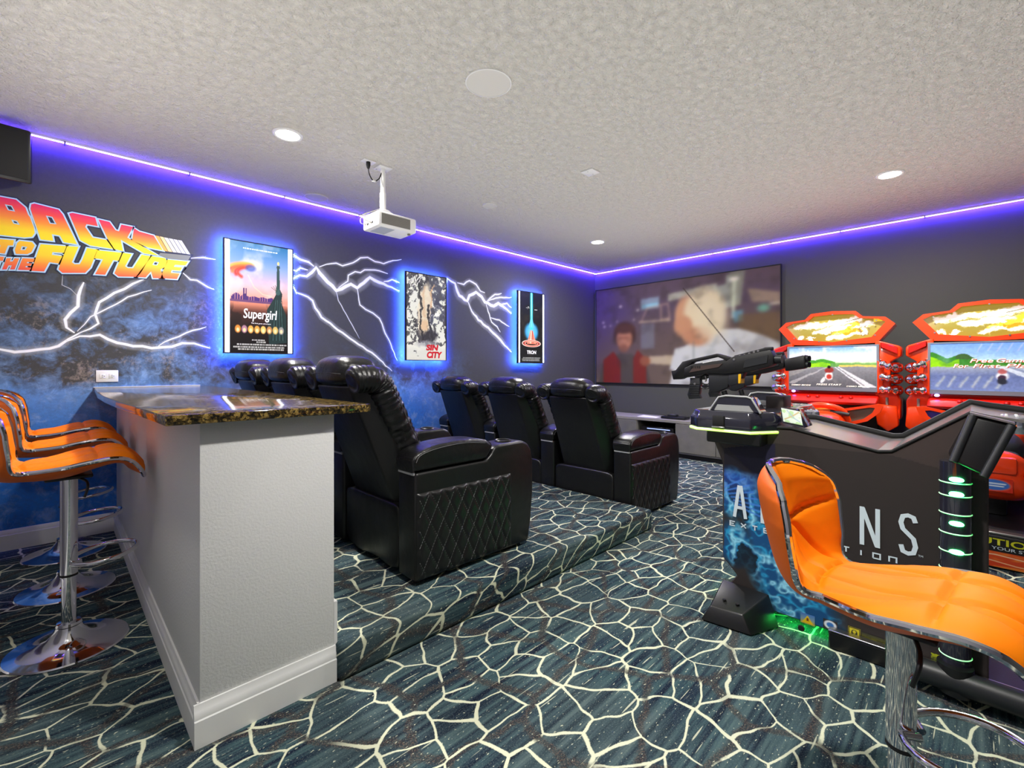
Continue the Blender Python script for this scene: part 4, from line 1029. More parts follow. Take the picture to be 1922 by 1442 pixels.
for X_r, Z_r, row, names in ((1.228, RZ, 'rear row recliners on the carpeted step', ('rear row black recliner nearest the white bar end', 'rear row black recliner in the middle of its row', 'rear row black recliner closest to the mural wall')),
                             (3.178, 0, 'front row recliners on the floor', ('front row black recliner nearest the shooting game', 'front row black recliner in the middle of its row', 'front row black recliner closest to the mural wall'))):
    for k in range(3):
        if row.startswith('rear') and k == 0: proto = r_ = make_recliner(names[k], row, True)
        elif row.startswith('rear') and k == 1: proto2 = r_ = make_recliner(names[k], row, False)
        elif row.startswith('rear'): proto3 = r_ = make_recliner(names[k], row, False, last_arm=True)
        else: r_ = copy_tree((proto, proto2, proto3)[k]); r_['label'] = names[k]; r_['group'] = row
        r_.location = (X_r, 1.893+k*PITCH, Z_r)
# ------------------------------------------------------------ media console below the screen
t = thing('media_console', 'long low grey oak media console under the projection screen', 'media console', (6.15, 3.1, 0))
link('top', box(-.25, .25, -1.35, 1.30, .462, .50, .003, 1), m_woodtop, t)
link('plinth', box(-.20, .24, -1.33, 1.28, 0, .06), m_matte, t)
link('side_panel', box(-.24, .25, -1.35, -1.325, .06, .462), m_wood, t); link('side_panel', box(-.24, .25, 1.275, 1.30, .06, .462), m_wood, t)
link('bottom_panel', box(-.24, .25, -1.325, 1.275, .06, .08), m_wood, t); link('back_panel', box(.23, .25, -1.325, 1.275, .08, .462), m_black, t)
for a, c in ((-1.323, -.79), (-.785, -.262), (.325, .80), (.805, 1.273)): link('door', box(-.25, -.235, a, c, .083, .458, .002, 1), m_wood, t)
for a in (-.258, .32): link('divider', box(-.235, .23, a-.008, a+.008, .08, .462), m_wood, t)
t = thing('av_receiver', 'black audio receiver with lit display inside the media console', 'receiver', (6.10, 3.13, .08))
link('case', box(-.16, .16, -.24, .24, .085, .30, .004, 1), m_black, t)
for q in (-.2, .2): link('foot', box(-.12, .12, q-.02, q+.02, 0, .086), m_matte, t)
pl = Plane((-.161, .24, .085), (0, -1, 0), (0, 0, 1))
link('display_strip', box(-.1635, -.160, -.19, .15, .268, .279), m_display, t)
link('display_strip', box(-.1635, -.160, -.05, .03, .215, .235), m_display, t)
for q in (-.20, .19): link('knob', lathe([(0, -.018), (.022, -.018), (.024, 0)], 20, (-.160, q, .22), 'x'), m_gloss, t)
for k in range(9): link('button', box(-.163, -.160, -.13+k*.028, -.115+k*.028, .165, .173), m_gplastic, t)
t = thing('set_top_box', 'flat black media box lying on the grey console', 'media box', (6.08, 2.93, .50))
link('case', box(-.09, .09, -.17, .17, 0, .035, .008), m_black, t)
t = thing('remote_puck', 'small dark device sitting on the flat black media box', 'device', (6.09, 2.97, .535))
link('body', box(-.05, .05, -.06, .06, 0, .022, .006), m_gun2, t); link('top_plate', box(-.035, .035, -.04, .04, .0215, .024, .001, 1), m_steel, t)
t = thing('paper_sheet', 'white paper lying on the grey console beside the media box', 'paper', (6.06, 3.32, .50))
link('sheet', bev(hexa([(-.07, -.15, .0), (.07, -.14, 0), (.08, .13, 0), (-.06, .15, 0), (-.07, -.15, .002), (.07, -.14, .006), (.08, .13, .014), (-.06, .15, .003)]), .0005, 1), m_paper, t)
# ------------------------------------------------------------ shooting game cabinet
OX, OY = 2.4, .45
G = thing('shooting_game', 'black two player shooting game cabinet lettered ALIENS', 'arcade machine', (OX, OY, 0))
def yz(pts): return [(y-OY, z) for y, z in pts]
body = yz([(.907, .246), (.838, .174), (.915, .06), (.68, .055), (-.03, .055), (-.03, .80), (-.02, .985), (.017, 1.03), (.245, .858), (.285, .852), (.60, .918), (.67, .915), (.93, .835), (.907, .80)])
link('cabinet_body', prism(body, 'x', 0, .50, .004, 1), m_brown, G, smooth=False)
vtop = yz([(.675, .918), (.60, .920), (.287, .854), (.243, .860), (.017, 1.032), (-.03, 1.02), (-.25, .99)])
tt_ = bmesh.new()
for (a, c) in zip(vtop, vtop[1:]):
    aprism(tt_, [a, (a[0], a[1]+.010), (c[0], c[1]+.010), c], 'x', .006, .455)
link('top_trim', tt_, M('satin_grey_trim', (150, 146, 142), .22, .6), G, smooth=False)
te = bmesh.new(); atube(te, [(.462, a[0], a[1]+.018) for a in vtop], .016, 8); atube(te, [(.0, a[0], a[1]+.004) for a in vtop[:6]], .006, 8)
link('edge_moulding', te, m_matte, G, sharp=60)
# printed side art: dark blue wedge above, cold blue swirls below
PW, PH = .94, .86
pl = Plane((-.0015, .915-OY, 0), (0, -1, 0), (0, 0, 1))
p = Pic(230, 212, (50, 44, 43)); ycoord = .915-p.U*PW; zc = p.V*PH
p.put(((ycoord > .668) & (zc > .52)).astype(float), (34, 32, 58)); p.put(((zc-.52) < (.905-ycoord)*-.9+.30).astype(float)*((ycoord > .668) & (zc > .55))*.8, (46, 42, 52))
cx = .80-.30*np.clip((.62-zc)/.6, 0, 1); wid = .13+.06*np.sin(zc*9)
art = np.clip(1-np.abs(ycoord-(cx+.02))/wid, 0, 1)*np.clip((.70-zc)*12, 0, 1)*(1-np.clip((ycoord-.84)*0, 0, 1))
art = np.maximum(art, np.clip(1-np.hypot((ycoord-.87)/.13, (zc-.58)/.14), 0, 1)*1.2); art = np.maximum(art, np.clip(1-np.hypot((ycoord-.85)/.12, (zc-.33)/.13), 0, 1))
r1 = p.fbm(9, 9, 41, 4); r2 = p.fbm(16, 16, 43, 3)
ridge = np.clip(1-np.abs(r1-.5)*11, 0, 1); ridge2 = np.clip(1-np.abs(r2-.5)*10, 0, 1)
p.put(np.clip(art*2.2, 0, 1)*.9, (16, 82, 140)); p.put(np.clip(art*1.8, 0, 1)*np.clip(ridge2, 0, 1)*.9, (48, 176, 226)); p.put(np.clip(art*1.6, 0, 1)*ridge**1.4, (160, 232, 255))
p.put(np.clip(art*3, 0, 1)*(r1 < .40)*.75, (14, 18, 26)); p.put(np.clip((zc-.50)*6, 0, 1)*np.clip(art*1.4, 0, .7), (38, 70, 170))
for k in range(7): p.stroke([((.915-(.90-.012*k))/PW, (.60-.014*k)/PH), ((.915-(.80-.018*k))/PW, (.66-.03*k)/PH)], .006, (70, 130, 220), .8)
def inside(px_, pz_, poly_):
    ins = np.zeros(px_.shape, bool); n = len(poly_)
    for i in range(n):
        (x1, y1), (x2, y2) = poly_[i], poly_[(i+1) % n]
        if y1 == y2: continue
        ins ^= ((pz_ >= min(y1, y2)) & (pz_ < max(y1, y2))) & (px_ < (x2-x1)*(pz_-y1)/(y2-y1)+x1)
    return ins
paint_mesh('side_print', p, pl, PW, PH, m_paint, G, 0, inside(ycoord-OY, zc, yz([(.903, .248), (.834, .174), (.91, .062), (.68, .06), (-.027, .06), (-.027, .79), (.24, .85), (.66, .85), (.90, .80)])))
def strokes(paths, w, mat, name, d=.003):
    bm = bmesh.new()
    for i, q in enumerate(paths): aribbon(bm, PLG, q, w, d+.0004*i)
    return link(name, bm, mat, G, smooth=False)
PLG = Plane((-.0015, 0, 0), (0, -1, 0), (0, 0, 1))
def LT(y): return OY-y
z0, z1, hw_ = .463, .622, .026
for ch, y in (('A', .822), ('L', .695), ('I', .57), ('E', .440), ('N', .313), ('S', .192)):
    u = LT(y)
    path = {'A': [[(u-hw_, z0), (u-.004, z1)], [(u+hw_, z0), (u+.004, z1)], [(u-.016, z0+.05), (u+.016, z0+.05)]],
            'L': [[(u-hw_, z1), (u-hw_, z0+.005), (u+hw_, z0+.005)]], 'I': [[(u, z0), (u, z1)]],
            'E': [[(u+hw_, z1-.005), (u-hw_, z1-.005), (u-hw_, z0+.005), (u+hw_, z0+.005)], [(u-hw_, (z0+z1)/2), (u+.016, (z0+z1)/2)]],
            'N': [[(u-hw_, z0), (u-hw_, z1)], [(u-hw_+.002, z1-.004), (u+hw_-.002, z0+.004)], [(u+hw_, z0), (u+hw_, z1)]],
            'S': [[(u+.022, z1-.03), (u+.016, z1-.010), (u, z1-.004), (u-.016, z1-.010), (u-.022, z1-.035), (u-.016, z1-.06), (u+.016, z0+.065), (u+.022, z0+.035), (u+.016, z0+.010), (u, z0+.004), (u-.016, z0+.010), (u-.022, z0+.035)]]}[ch]
    strokes(path, .0155, m_ink, 'title_letter')
link('trademark_lettering', text_bm('TM', PLG, LT(.162), .463, .014, .008, .003), m_ink, G, smooth=False)
a, w_ = .0205, .0115
for k, ch in enumerate('EXTERMINATION'):
    u = LT(.857-k*.0515); zz = .418
    S_ = {'E': [[(u+w_, zz+a), (u-w_, zz+a), (u-w_, zz), (u+w_, zz)], [(u-w_, zz+a/2), (u+w_*.6, zz+a/2)]], 'X': [[(u-w_, zz), (u+w_, zz+a)], [(u-w_, zz+a), (u+w_, zz)]],
          'T': [[(u-w_, zz+a), (u+w_, zz+a)], [(u, zz+a), (u, zz)]], 'R': [[(u-w_, zz), (u-w_, zz+a), (u+w_, zz+a), (u+w_, zz+a*.45), (u-w_, zz+a*.45)], [(u, zz+a*.45), (u+w_, zz)]],
          'M': [[(u-w_, zz), (u-w_, zz+a), (u, zz+a*.4), (u+w_, zz+a), (u+w_, zz)]], 'I': [[(u, zz), (u, zz+a)]], 'N': [[(u-w_, zz), (u-w_, zz+a), (u+w_, zz+a), (u+w_, zz)]],
          'A': [[(u-w_, zz), (u-w_, zz+a), (u+w_, zz+a), (u+w_, zz)], [(u-w_, zz+a*.4), (u+w_, zz+a*.4)]], 'O': [[(u-w_, zz), (u-w_, zz+a), (u+w_, zz+a), (u+w_, zz), (u-w_, zz)]]}[ch]
    strokes(S_, .0055, m_ink, 'subtitle_letter')
# warning stickers along the foot
def sticker(y, z, w, h, fn, n=28):
    q = Pic(n, n); fn(q); paint_mesh('sticker', q, Plane((-.0035, OY*0+(y+w/2-OY), z-h/2), (0, -1, 0), (0, 0, 1)), w, h, m_paint, G)
sticker(.535, .075, .055, .045, lambda q: (q.vgrad([(0, (190, 160, 60)), (.5, (120, 150, 170)), (1, (70, 120, 190))]), q.poly([(.1, .1), (.9, .1), (.5, .85)], (230, 190, 20)), q.poly([(.4, .3), (.6, .3), (.55, .6), (.45, .6)], (120, 60, 20))))
sticker(.45, .082, .052, .042, lambda q: (q.vgrad([(0, (50, 44, 43)), (1, (50, 44, 43))]), q.oval(.5, .5, .45, .45, (225, 232, 240), .2), q.oval(.5, .5, .25, .25, (60, 120, 190), .3)))
sticker(.365, .080, .042, .050, lambda q: (q.vgrad([(0, (214, 200, 40)), (1, (214, 200, 40))]), q.stroke([(.05, .05), (.95, .05), (.95, .95), (.05, .95), (.05, .05)], .05, (30, 30, 30)), q.oval(.5, .55, .25, .25, (30, 40, 40), .2), q.oval(.5, .3, .15, .15, (40, 60, 90), .2), q.oval(.5, .62, .14, .14, (214, 200, 40), .2)))
sticker(.29, .075, .10, .045, lambda q: (q.vgrad([(0, (190, 190, 30)), (1, (50, 50, 40))]), q.put((q.fbm(5, 5, 3) > .5).astype(float)*.7, (60, 60, 34))), 36)
sticker(.10, .085, .05, .04, lambda q: (q.vgrad([(0, (40, 44, 36)), (1, (190, 200, 20))]), q.put((q.fbm(5, 5, 5) > .55).astype(float)*.8, (60, 70, 34))))
link('plinth', box(-.045, .48, -1.05, .0, .0, .075, .006, 1), m_black, G)
link('plinth_trim', box(-.048, -.010, -1.05, .0, .075, .082, .002, 1), m_steel, G)
for y in (.10, -.35): link('plinth_bolt', lathe([(0, -.006), (.012, -.006), (.014, 0)], 14, (-.045, y, .045), 'x'), m_matte, G)
link('foot', bev(hexa([(2.18-OX, .926-OY, .006), (2.204-OX, .709-OY, .006), (2.37-OX, .64-OY, .006), (2.40-OX, .93-OY, .006), (2.215-OX, .893-OY, .072), (2.228-OX, .755-OY, .074), (2.39-OX, .69-OY, .135), (2.40-OX, .905-OY, .135)]), .006, 2), m_black, G)
for y in (.85, .79): link('foot_bolt', lathe([(0, .004), (.008, .004), (.009, 0)], 12, (2.27-OX, y-OY, .094)), m_matte, G)
link('kick_pipe', tube([(-.10, -.22, .075), (-.10, -1.0, .075)], .042, 20), m_gun2, G)
link('underglow', box(.05, .06, .01, .21, .043, .050), m_green, G)
link('underglow', box(.10, .30, .40, .41, .02, .03), m_green, G)
# upright light column
tb = link('light_column', lathe([(0, .10), (.043, .10), (.043, .86), (0, .86)], 28, (-.062, -.394, 0)), m_gloss, G)
for z in (.785, .738, .672, .602, .535, .468, .155, .33): link('light_ring', lathe([(.0425, -.003), (.0455, 0), (.0425, .003)], 28, (-.062, -.394, z)), m_greenrim, tb)
for z in (.80, .748, .642, .54): link('green_lamp', cushion((-.1065, -.398, z), (.004, .020, .009), 2.2, 5), m_green, tb)
link('column_foot', lathe([(0, .0), (.05, .0), (.05, .10), (0, .10)], 28, (-.085, -.394, .03)), m_black, G)
# slanted head with soft edges and ring speakers
hd = hexa([(-.14, -.470, .828), (-.14, -.383, .873), (.10, -.36, .873), (.10, -.46, .828), (-.10, -.536, 1.010), (-.10, -.436, 1.037), (.14, -.42, 1.037), (.14, -.53, 1.005)])
link('slanted_head', bev(hd, .014, 3), m_black, G, sharp=50)
hb = bmesh.new(); atube(hb, [(-.138, -.390, .868), (-.098, -.440, 1.032)], .013, 12); atube(hb, [(-.140, -.466, .828), (-.100, -.533, 1.006)], .013, 12)
link('edge_roll', hb, m_gun2, G)
link('head_trim', hexa([(-.108, -.540, 1.010), (-.108, -.432, 1.038), (-.06, -.432, 1.038), (-.06, -.540, 1.010), (-.108, -.540, 1.016), (-.108, -.432, 1.044), (-.06, -.432, 1.044), (-.06, -.540, 1.016)]), m_steel, G)
for (x, y, z) in ((.10, -.552, 1.012), (.53, .195, .957)):
    sp_ = link('ring_speaker', lathe([(.018, .0), (.024, .010), (.036, .014), (.046, .008), (.048, -.02), (.040, -.05), (0, -.05)], 32, (x, y, z)), M('pale_chrome', (225, 230, 245), .12, .9), G)
    link('speaker_cone', lathe([(0, .0), (.018, .004)], 24, (x, y, z)), M('deep_blue_cone', (14, 26, 90), .4), sp_)
    for k in range(8):
        an = k*PI/4; link('ring_bead', cushion((x+.036*math.cos(an), y+.036*math.sin(an), z+.014), (.005, .005, .004), 2.2, 3), m_white, sp_)
# gun pedestal
PX = -.125
ped = [(PX, .985-OY), (PX+.05, 1.04-OY), (.75, 1.04-OY), (.75, .655-OY), (.0, .655-OY), (PX, .735-OY)]
bm = bmesh.new()
lo = [bm.verts.new((x, y, .905)) for x, y in ped]; m1 = [bm.verts.new((x, y, .955)) for x, y in ped]
cxm = sum(x for x, y in ped)/6; cym = sum(y for x, y in ped)/6
hi = [bm.verts.new((cxm+(x-cxm)*.95, cym+(y-cym)*.90, .992)) for x, y in ped]
for A, B in ((lo, m1), (m1, hi)):
    for i in range(6): bm.faces.new((A[i], A[(i+1) % 6], B[(i+1) % 6], B[i]))
bm.faces.new(lo[::-1]); bm.faces.new(hi); bmesh.ops.recalc_face_normals(bm, faces=list(bm.faces))
link('gun_pedestal', bev(bm, .007, 3), m_gloss, G)
link('glow_band', prism([(cxm+(x-cxm)*1.015, cym+(y-cym)*1.015) for x, y in ped], 'z', .894, .906, .002, 1), m_lime, G)
link('pedestal_underside', prism([(PX+.03, .95-OY), (.60, .95-OY), (.60, .70-OY), (PX+.03, .70-OY)], 'z', .835, .895, .006, 1), m_black, G)
link('pedestal_neck', prism(yz([(.907, .70), (.965, .84), (.965, .87), (.70, .87), (.70, .70)]), 'x', .02, .48, .004, 1), m_brown, G)
cup = link('holder_cup', box(PX-.012, PX+.01, .85-OY, .905-OY, .918, .972, .006), m_matte, G)
link('cup_rim', box(PX-.014, PX-.002, .848-OY, .907-OY, .914, .920, .002, 1), m_steel, cup)
for dx in (0, .46):
    tz = [(.94-OY, .99), (.895-OY, 1.058), (.86-OY, 1.066), (.765-OY, 1.064), (.745-OY, 1.058), (.705-OY, .99)]
    br = link('gun_bracket', prism(tz, 'x', PX+.045+dx, PX+.135+dx, .004, 1), m_gloss, G)
    link('bracket_edge', tube([(PX+.044+dx, y, z) for y, z in tz], .005, 8), m_silver, br)
    link('bracket_plate', prism([(.915-OY, .994), (.90-OY, 1.022), (.755-OY, 1.022), (.735-OY, .994)], 'x', PX+.040+dx, PX+.05+dx), m_silver, br)
bk_ = link('rear_block', box(.26, .40, .70-OY, .785-OY, .96, 1.055, .006), m_brown, G)
ch = link('card_holder', bev(hexa([(.0, .640-OY, .945), (.0, .545-OY, .93), (.14, .545-OY, .93), (.14, .640-OY, .945), (.03, .655-OY, 1.015), (.03, .585-OY, 1.01), (.14, .585-OY, 1.01), (.14, .655-OY, 1.015)]), .004), m_gloss, G)
q = Pic(50, 50, (206, 220, 206)); q.put((q.fbm(4, 4, 8) > .52).astype(float)*.8, (160, 200, 130)); q.stroke([(.1, .2), (.5, .5), (.9, .9)], .05, (190, 170, 120)); q.stroke([(.3, .9), (.6, .4), (.9, .2)], .04, (150, 170, 190))
paint_mesh('map_card', q, Plane((.000, .632-OY, .952), (.0, -.078, -.012), (.026, .016, .060)), 1, 1, m_paint, ch, .004)
# ------------------------------------------------------------ the two guns on swivels
def gun(label, loc, rz, barrel):
    g = thing('mounted_gun', label, 'toy gun', loc, rz, group='swivel mounted guns')
    A = dict(
    stock=[(0.47, 0.085), (0.443, 0.09), (0.405, 0.136), (0.35, 0.15), (0.216, 0.177), (0.158, 0.16), (0.141, 0.156), (0.154, 0.131), (0.186, 0.148), (0.216, 0.161), (0.343, 0.134), (0.385, 0.101), (0.387, 0.066), (0.391, 0.049), (0.414, 0.038), (0.459, 0.036)],
    receiver=[(0.387, 0.101), (0.343, 0.122), (0.186, 0.142), (0.162, 0.137), (0.131, 0.159), (-0.043, 0.189), (-0.058, 0.158), (-0.055, 0.12), (-0.036, 0.107), (0.06, 0.081), (0.174, 0.068), (0.259, 0.072), (0.391, 0.048)],
    rail=[(0.131, 0.165), (-0.005, 0.199), (-0.012, 0.203), (-0.045, 0.205), (-0.048, 0.189), (0.124, 0.145), (0.141, 0.147)],
    grip=[(0.363, 0.047), (0.309, 0.046), (0.307, 0.012), (0.315, -0.043), (0.307, -0.064), (0.369, -0.07), (0.378, -0.046), (0.363, 0.011)],
    magazine=[(0.259, 0.074), (0.152, 0.079), (0.16, 0.0), (0.218, -0.027), (0.238, -0.025), (0.259, -0.003)],
    fore_grip=[(0.154, 0.073), (0.101, 0.083), (0.078, 0.081), (0.105, 0.023), (0.147, 0.006), (0.158, 0.016)])
    th = dict(stock=.022, receiver=.034, rail=.014, grip=.018, magazine=.024, fore_grip=.026)
    mm = dict(stock=m_gun, receiver=m_gun, rail=m_gun, grip=m_gun2, magazine=m_gun2, fore_grip=m_gun2)
    P_ = {}
    for k, v in A.items(): P_[k] = link(k, prism(v, 'x', -th[k], th[k], .003, 2), mm[k], g)
    link('side_plate', prism([(.36, .075), (.20, .105), (.18, .125), (.335, .108)], 'x', -.037, -.033, .001, 1), M('brown_metal', (70, 56, 52), .4), P_['receiver'])
    link('side_plate', prism([(.08, .10), (-.03, .125), (-.035, .165), (.07, .142)], 'x', -.038, -.033, .001, 1), m_gun2, P_['receiver'])
    for k in range(5): link('slot', box(-.0385, -.036, .345-.012*k, .352-.012*k, .10, .112), m_matte, P_['receiver'])
    link('marking_strip', prism([(.285, .129), (.235, .140), (.235, .137), (.285, .126)], 'x', -.0355, -.033), m_paper, P_['receiver'])
    for y, z in ((.103, .157), (.08, .161), (.058, .168), (.036, .175), (.017, .18), (.124, .139)): link('rail_bolt', lathe([(0, -.003), (.0055, -.003), (.0055, 0)], 10, (-.034 if z < .15 else -.0142, y, z+.006), 'x'), m_steel, P_['rail'])
    link('trigger_guard', tube([(0, .283+.026*math.cos(a_), .038+.026*math.sin(a_)) for a_ in np.linspace(0, 2*PI, 20)[:-1]], .004, 8, True), m_gun, g)
    link('trigger', tube([(0, .285, .058), (0, .279, .040), (0, .284, .028)], .004, 6), m_steel, g)
    link('grip_bolt', lathe([(0, -.003), (.006, -.003), (.006, 0)], 10, (-.018, .335, .015), 'x'), m_steel, P_['grip'])
    for k in range(6): link('grip_rib', box(-.0195, -.016, .312, .365, -.05+k*.012, -.046+k*.012), m_gun, P_['grip'])
    link('yellow_band', prism([(.107, .070), (.093, .072), (.095, .022), (.108, .021)], 'x', -.028, .028, .002, 1), m_yellow, P_['fore_grip'])
    link('swivel_post', tube([(0, .187, -.02), (0, .178, -.05)], .014, 10), m_gun, g)
    link('cable', tube(catmull([(.0, .315, .0), (.0, .285, -.012), (0, .255, .004)], 6), .0028, 6), m_gun, g)
    link('muzzle', lathe([(0, .002), (.020, .002), (.022, .03), (0, .03)], 18, (0, -.087, .143), 'y'), m_gun2, g)
    if barrel:
        bb_ = link('barrel_shroud', prism([(-.055, .162), (-.155, .184), (-.160, .178), (-.160, .120), (-.150, .110), (-.06, .095)], 'x', -.034, .034, .008, 2), m_gun, g)
        for x, z in ((-.016, .165), (.016, .165), (-.016, .132), (.016, .132)): link('bore', lathe([(.013, -.012), (.016, -.010), (.016, .0), (0, .0)], 14, (x, -.160, z), 'y'), m_gun2, bb_)
    return g
gun('black pulse style gun nearest the viewer on the shooting game', (2.50, .75, 1.10), 0, False)
gun('second black gun behind, its barrel reaching over the racing screen', (2.93, .815, 1.088), -.03, True)
# ------------------------------------------------------------ motorcycle racing machines
def bike_game(label, cy, which):
    B = thing('racing_game', label, 'arcade machine', (5.8, cy, 0), group='red motorcycle racing games')
    def mir(h): return h+[(-y, z) for y, z in h[::-1] if abs(y) > 1e-6]
    # marquee
    outer = mir([(0, 1.437), (.365, 1.452), (.505, 1.632), (.43, 1.703), (.25, 1.722), (.195, 1.780), (0, 1.795)])
    inner = mir([(0, 1.472), (.322, 1.510), (.432, 1.655), (.372, 1.688), (.225, 1.706), (.172, 1.752), (0, 1.760)])
    mq = link('marquee_housing', prism([(y*.985, 1.615+(z-1.615)*.98) for y, z in outer], 'x', .005, .24, .012, 2), m_redd, B)
    link('marquee_frame', aring(bmesh.new(), outer, inner, 'x', -.045, .01), m_red, mq, smooth=False)
    p = Pic(190, 70); p.vgrad([(0, (140, 124, 40)), (.5, (150, 140, 66)), (1, (176, 156, 50))])
    p.put(np.clip((.16-p.U)*5, 0, 1)*.7, (170, 164, 150))
    p.stroke([(.12, .58), (.30, .66), (.52, .70), (.78, .80)], .042, (255, 255, 244)); p.stroke([(.25, .72), (.45, .70)], .04, (255, 255, 246)); p.stroke([(.35, .40), (.55, .52), (.72, .52), (.86, .62)], .045, (255, 255, 250)); p.stroke([(.30, .42), (.55, .46)], .03, (255, 250, 225))
    p.stroke([(.50, .22), (.62, .40), (.74, .62)], .036, (250, 210, 60)); p.stroke([(.45, .16), (.60, .22), (.80, .30)], .034, (255, 255, 235)); p.stroke([(.62, .32), (.78, .42)], .03, (206, 150, 30))
    an = np.linspace(0, 2*PI, 24); p.stroke([(.80+.05*math.cos(q), .38+.15*math.sin(q)) for q in an], .008, (110, 96, 70)); p.oval(.80, .38, .03, .09, (225, 220, 205), .4)
    p.oval(.15, .22, .03, .08, (255, 250, 240), .3); p.oval(.25, .18, .035, .07, (255, 252, 244), .3); p.stroke([(.20, .18), (.30, .18)], .008, (255, 255, 245))
    p.warp(14, 6, .09, 5+which); p.warp(40, 16, .03, 9+which); p.poly([(.885, .66), (.965, .68), (.965, .86), (.885, .84)], (240, 236, 60)); p.stroke([(.62, .72), (.76, .82)], .006, (110, 100, 60))
    pl = Plane((.0, .432, 1.472), (0, -1, 0), (0, 0, 1)); yy = .432-p.U*.864; zz = 1.472+p.V*.288
    paint_mesh('marquee_print', p, pl, .864, .288, m_screen, mq, -.002, inside(yy, zz, [(y*1.02, 1.615+(z-1.615)*1.03) for y, z in inner]))
    bz = bmesh.new()
    for y, z in ((-.35, 1.535), (-.12, 1.49), (.12, 1.49), (.35, 1.535), (.0, 1.765), (.36, 1.68), (-.36, 1.68)): alathe(bz, [(0, -.004), (.007, -.004), (.007, 0)], 8, (-.046, y, z-.008), 'x')
    o = link('frame_bolts', bz, m_steel, mq); o['kind'] = 'stuff'
    # monitor
    mx = -.14
    mon = link('monitor', box(mx, mx+.10, -.392, .392, .968, 1.432, .006), m_black, B)
    link('bezel', aring(bmesh.new(), [(-.392, .968), (.392, .968), (.392, 1.432), (-.392, 1.432)], [(-.374, 1.005), (.374, 1.005), (.374, 1.420), (-.374, 1.420)], 'x', mx-.008, mx+.002), M('silver_bezel', (150, 160, 175), .3, .5), mon, smooth=False)
    pl = Plane((mx-.003, .374, 1.005), (0, -1, 0), (0, 0, 1)); W_, H_ = .748, .415
    p = Pic(190, 106)
    f = p.fbm(7, 3, 51+which)
    if which == 0:
        p.vgrad([(0, (86, 88, 94)), (.50, (132, 134, 140)), (.52, (130, 190, 60)), (.66, (226, 236, 240)), (.80, (214, 226, 240)), (1, (110, 160, 214))])
        p.put(np.clip((f-.5)*4, 0, .7)*(p.V > .7), (246, 236, 236))
        hill = .62+.14*np.exp(-((p.U-.14)/.12)**2)+.08*np.exp(-((p.U-.40)/.09)**2)
        p.put(((p.V < hill) & (p.V > .5) & (p.U < .56)).astype(float), (70, 150, 46)); p.put(((p.V < hill-.07) & (p.V > .5) & (p.U < .5)).astype(float)*np.clip(f*1.6, 0, 1), (150, 214, 30))
        p.put(((p.V < .60) & (p.V > .5) & (p.U > .5)).astype(float)*np.clip(.4+f, 0, 1), (96, 150, 80)); p.put(((p.V < .545) & (p.V > .50) & (p.U > .6)).astype(float), (214, 190, 96))
        p.poly([(0, .24), (.30, .50), (0, .50)], (150, 150, 148), .7); p.poly([(.54, .50), (.60, .50), (1.0, .02), (.86, 0)], (226, 230, 236), .85); p.poly([(.56, .50), (.58, .50), (.90, .02), (.88, .02)], (110, 112, 118), .8); p.poly([(.0, .10), (.44, .50), (.46, .50), (.05, .06)], (196, 198, 200), .6)
        p.oval(.48, .27, .045, .10, (236, 236, 236), .3); p.oval(.48, .42, .05, .075, (140, 50, 46), .35); p.oval(.48, .50, .022, .035, (20, 18, 22), .3); p.oval(.48, .25, .028, .06, (176, 60, 50), .4); p.oval(.41, .17, .02, .08, (220, 222, 224), .4, 1, -.5); p.oval(.55, .17, .02, .08, (110, 112, 116), .4, 1, .5)
    else:
        p.vgrad([(0, (110, 130, 180)), (.30, (96, 112, 160)), (.50, (150, 160, 176)), (.52, (140, 180, 70)), (.64, (170, 206, 230)), (.8, (130, 170, 226)), (1, (110, 152, 224))])
        hill = .56+.26*np.exp(-((p.U+.02)/.16)**2)+.20*np.exp(-((p.U-.28)/.10)**2)+.08*np.exp(-((p.U-.55)/.2)**2)+.14*np.exp(-((p.U-.98)/.10)**2)
        p.put(((p.V < hill) & (p.V > .52)).astype(float)*np.clip(.5+f, 0, 1), (52, 124, 40)); p.put(((p.V < hill-.1) & (p.V > .50) & (p.U < .25)).astype(float)*np.clip(f*1.5, 0, 1), (140, 206, 20)); p.put(((p.V < hill) & (p.V > .66) & (p.U > .22) & (p.U < .36)).astype(float)*.6, (60, 70, 50))
        p.poly([(.55, .50), (.62, .50), (1, .16), (1, .05)], (214, 226, 236), .8); p.poly([(.66, .50), (.70, .50), (1, .30), (1, .26)], (206, 222, 236), .6)
        for k in range(6): p.stroke([(.06+k*.10, .08), (.12+k*.10, .28)], .022, (196, 206, 190), .6, 1)
        for k in range(7): p.stroke([(.40+k*.08, .82), (.44+k*.08, .98)], .010, (190, 190, 236), .6, 1)
        p.oval(.60, .30, .05, .09, (222, 226, 230), .4); p.oval(.60, .27, .035, .05, (60, 40, 60), .4); p.oval(.60, .40, .035, .05, (170, 90, 90), .5); p.oval(.60, .20, .04, .06, (40, 44, 56), .4)
    gr = p.fbm(60, 34, 83, 2)[..., None]; p.a = np.clip(p.a*(.86+.16*gr), 0, 1); p.warp(10, 4, .025, 21); p.blur(1)
    paint_mesh('screen', p, pl, W_, H_, m_screen, mon)
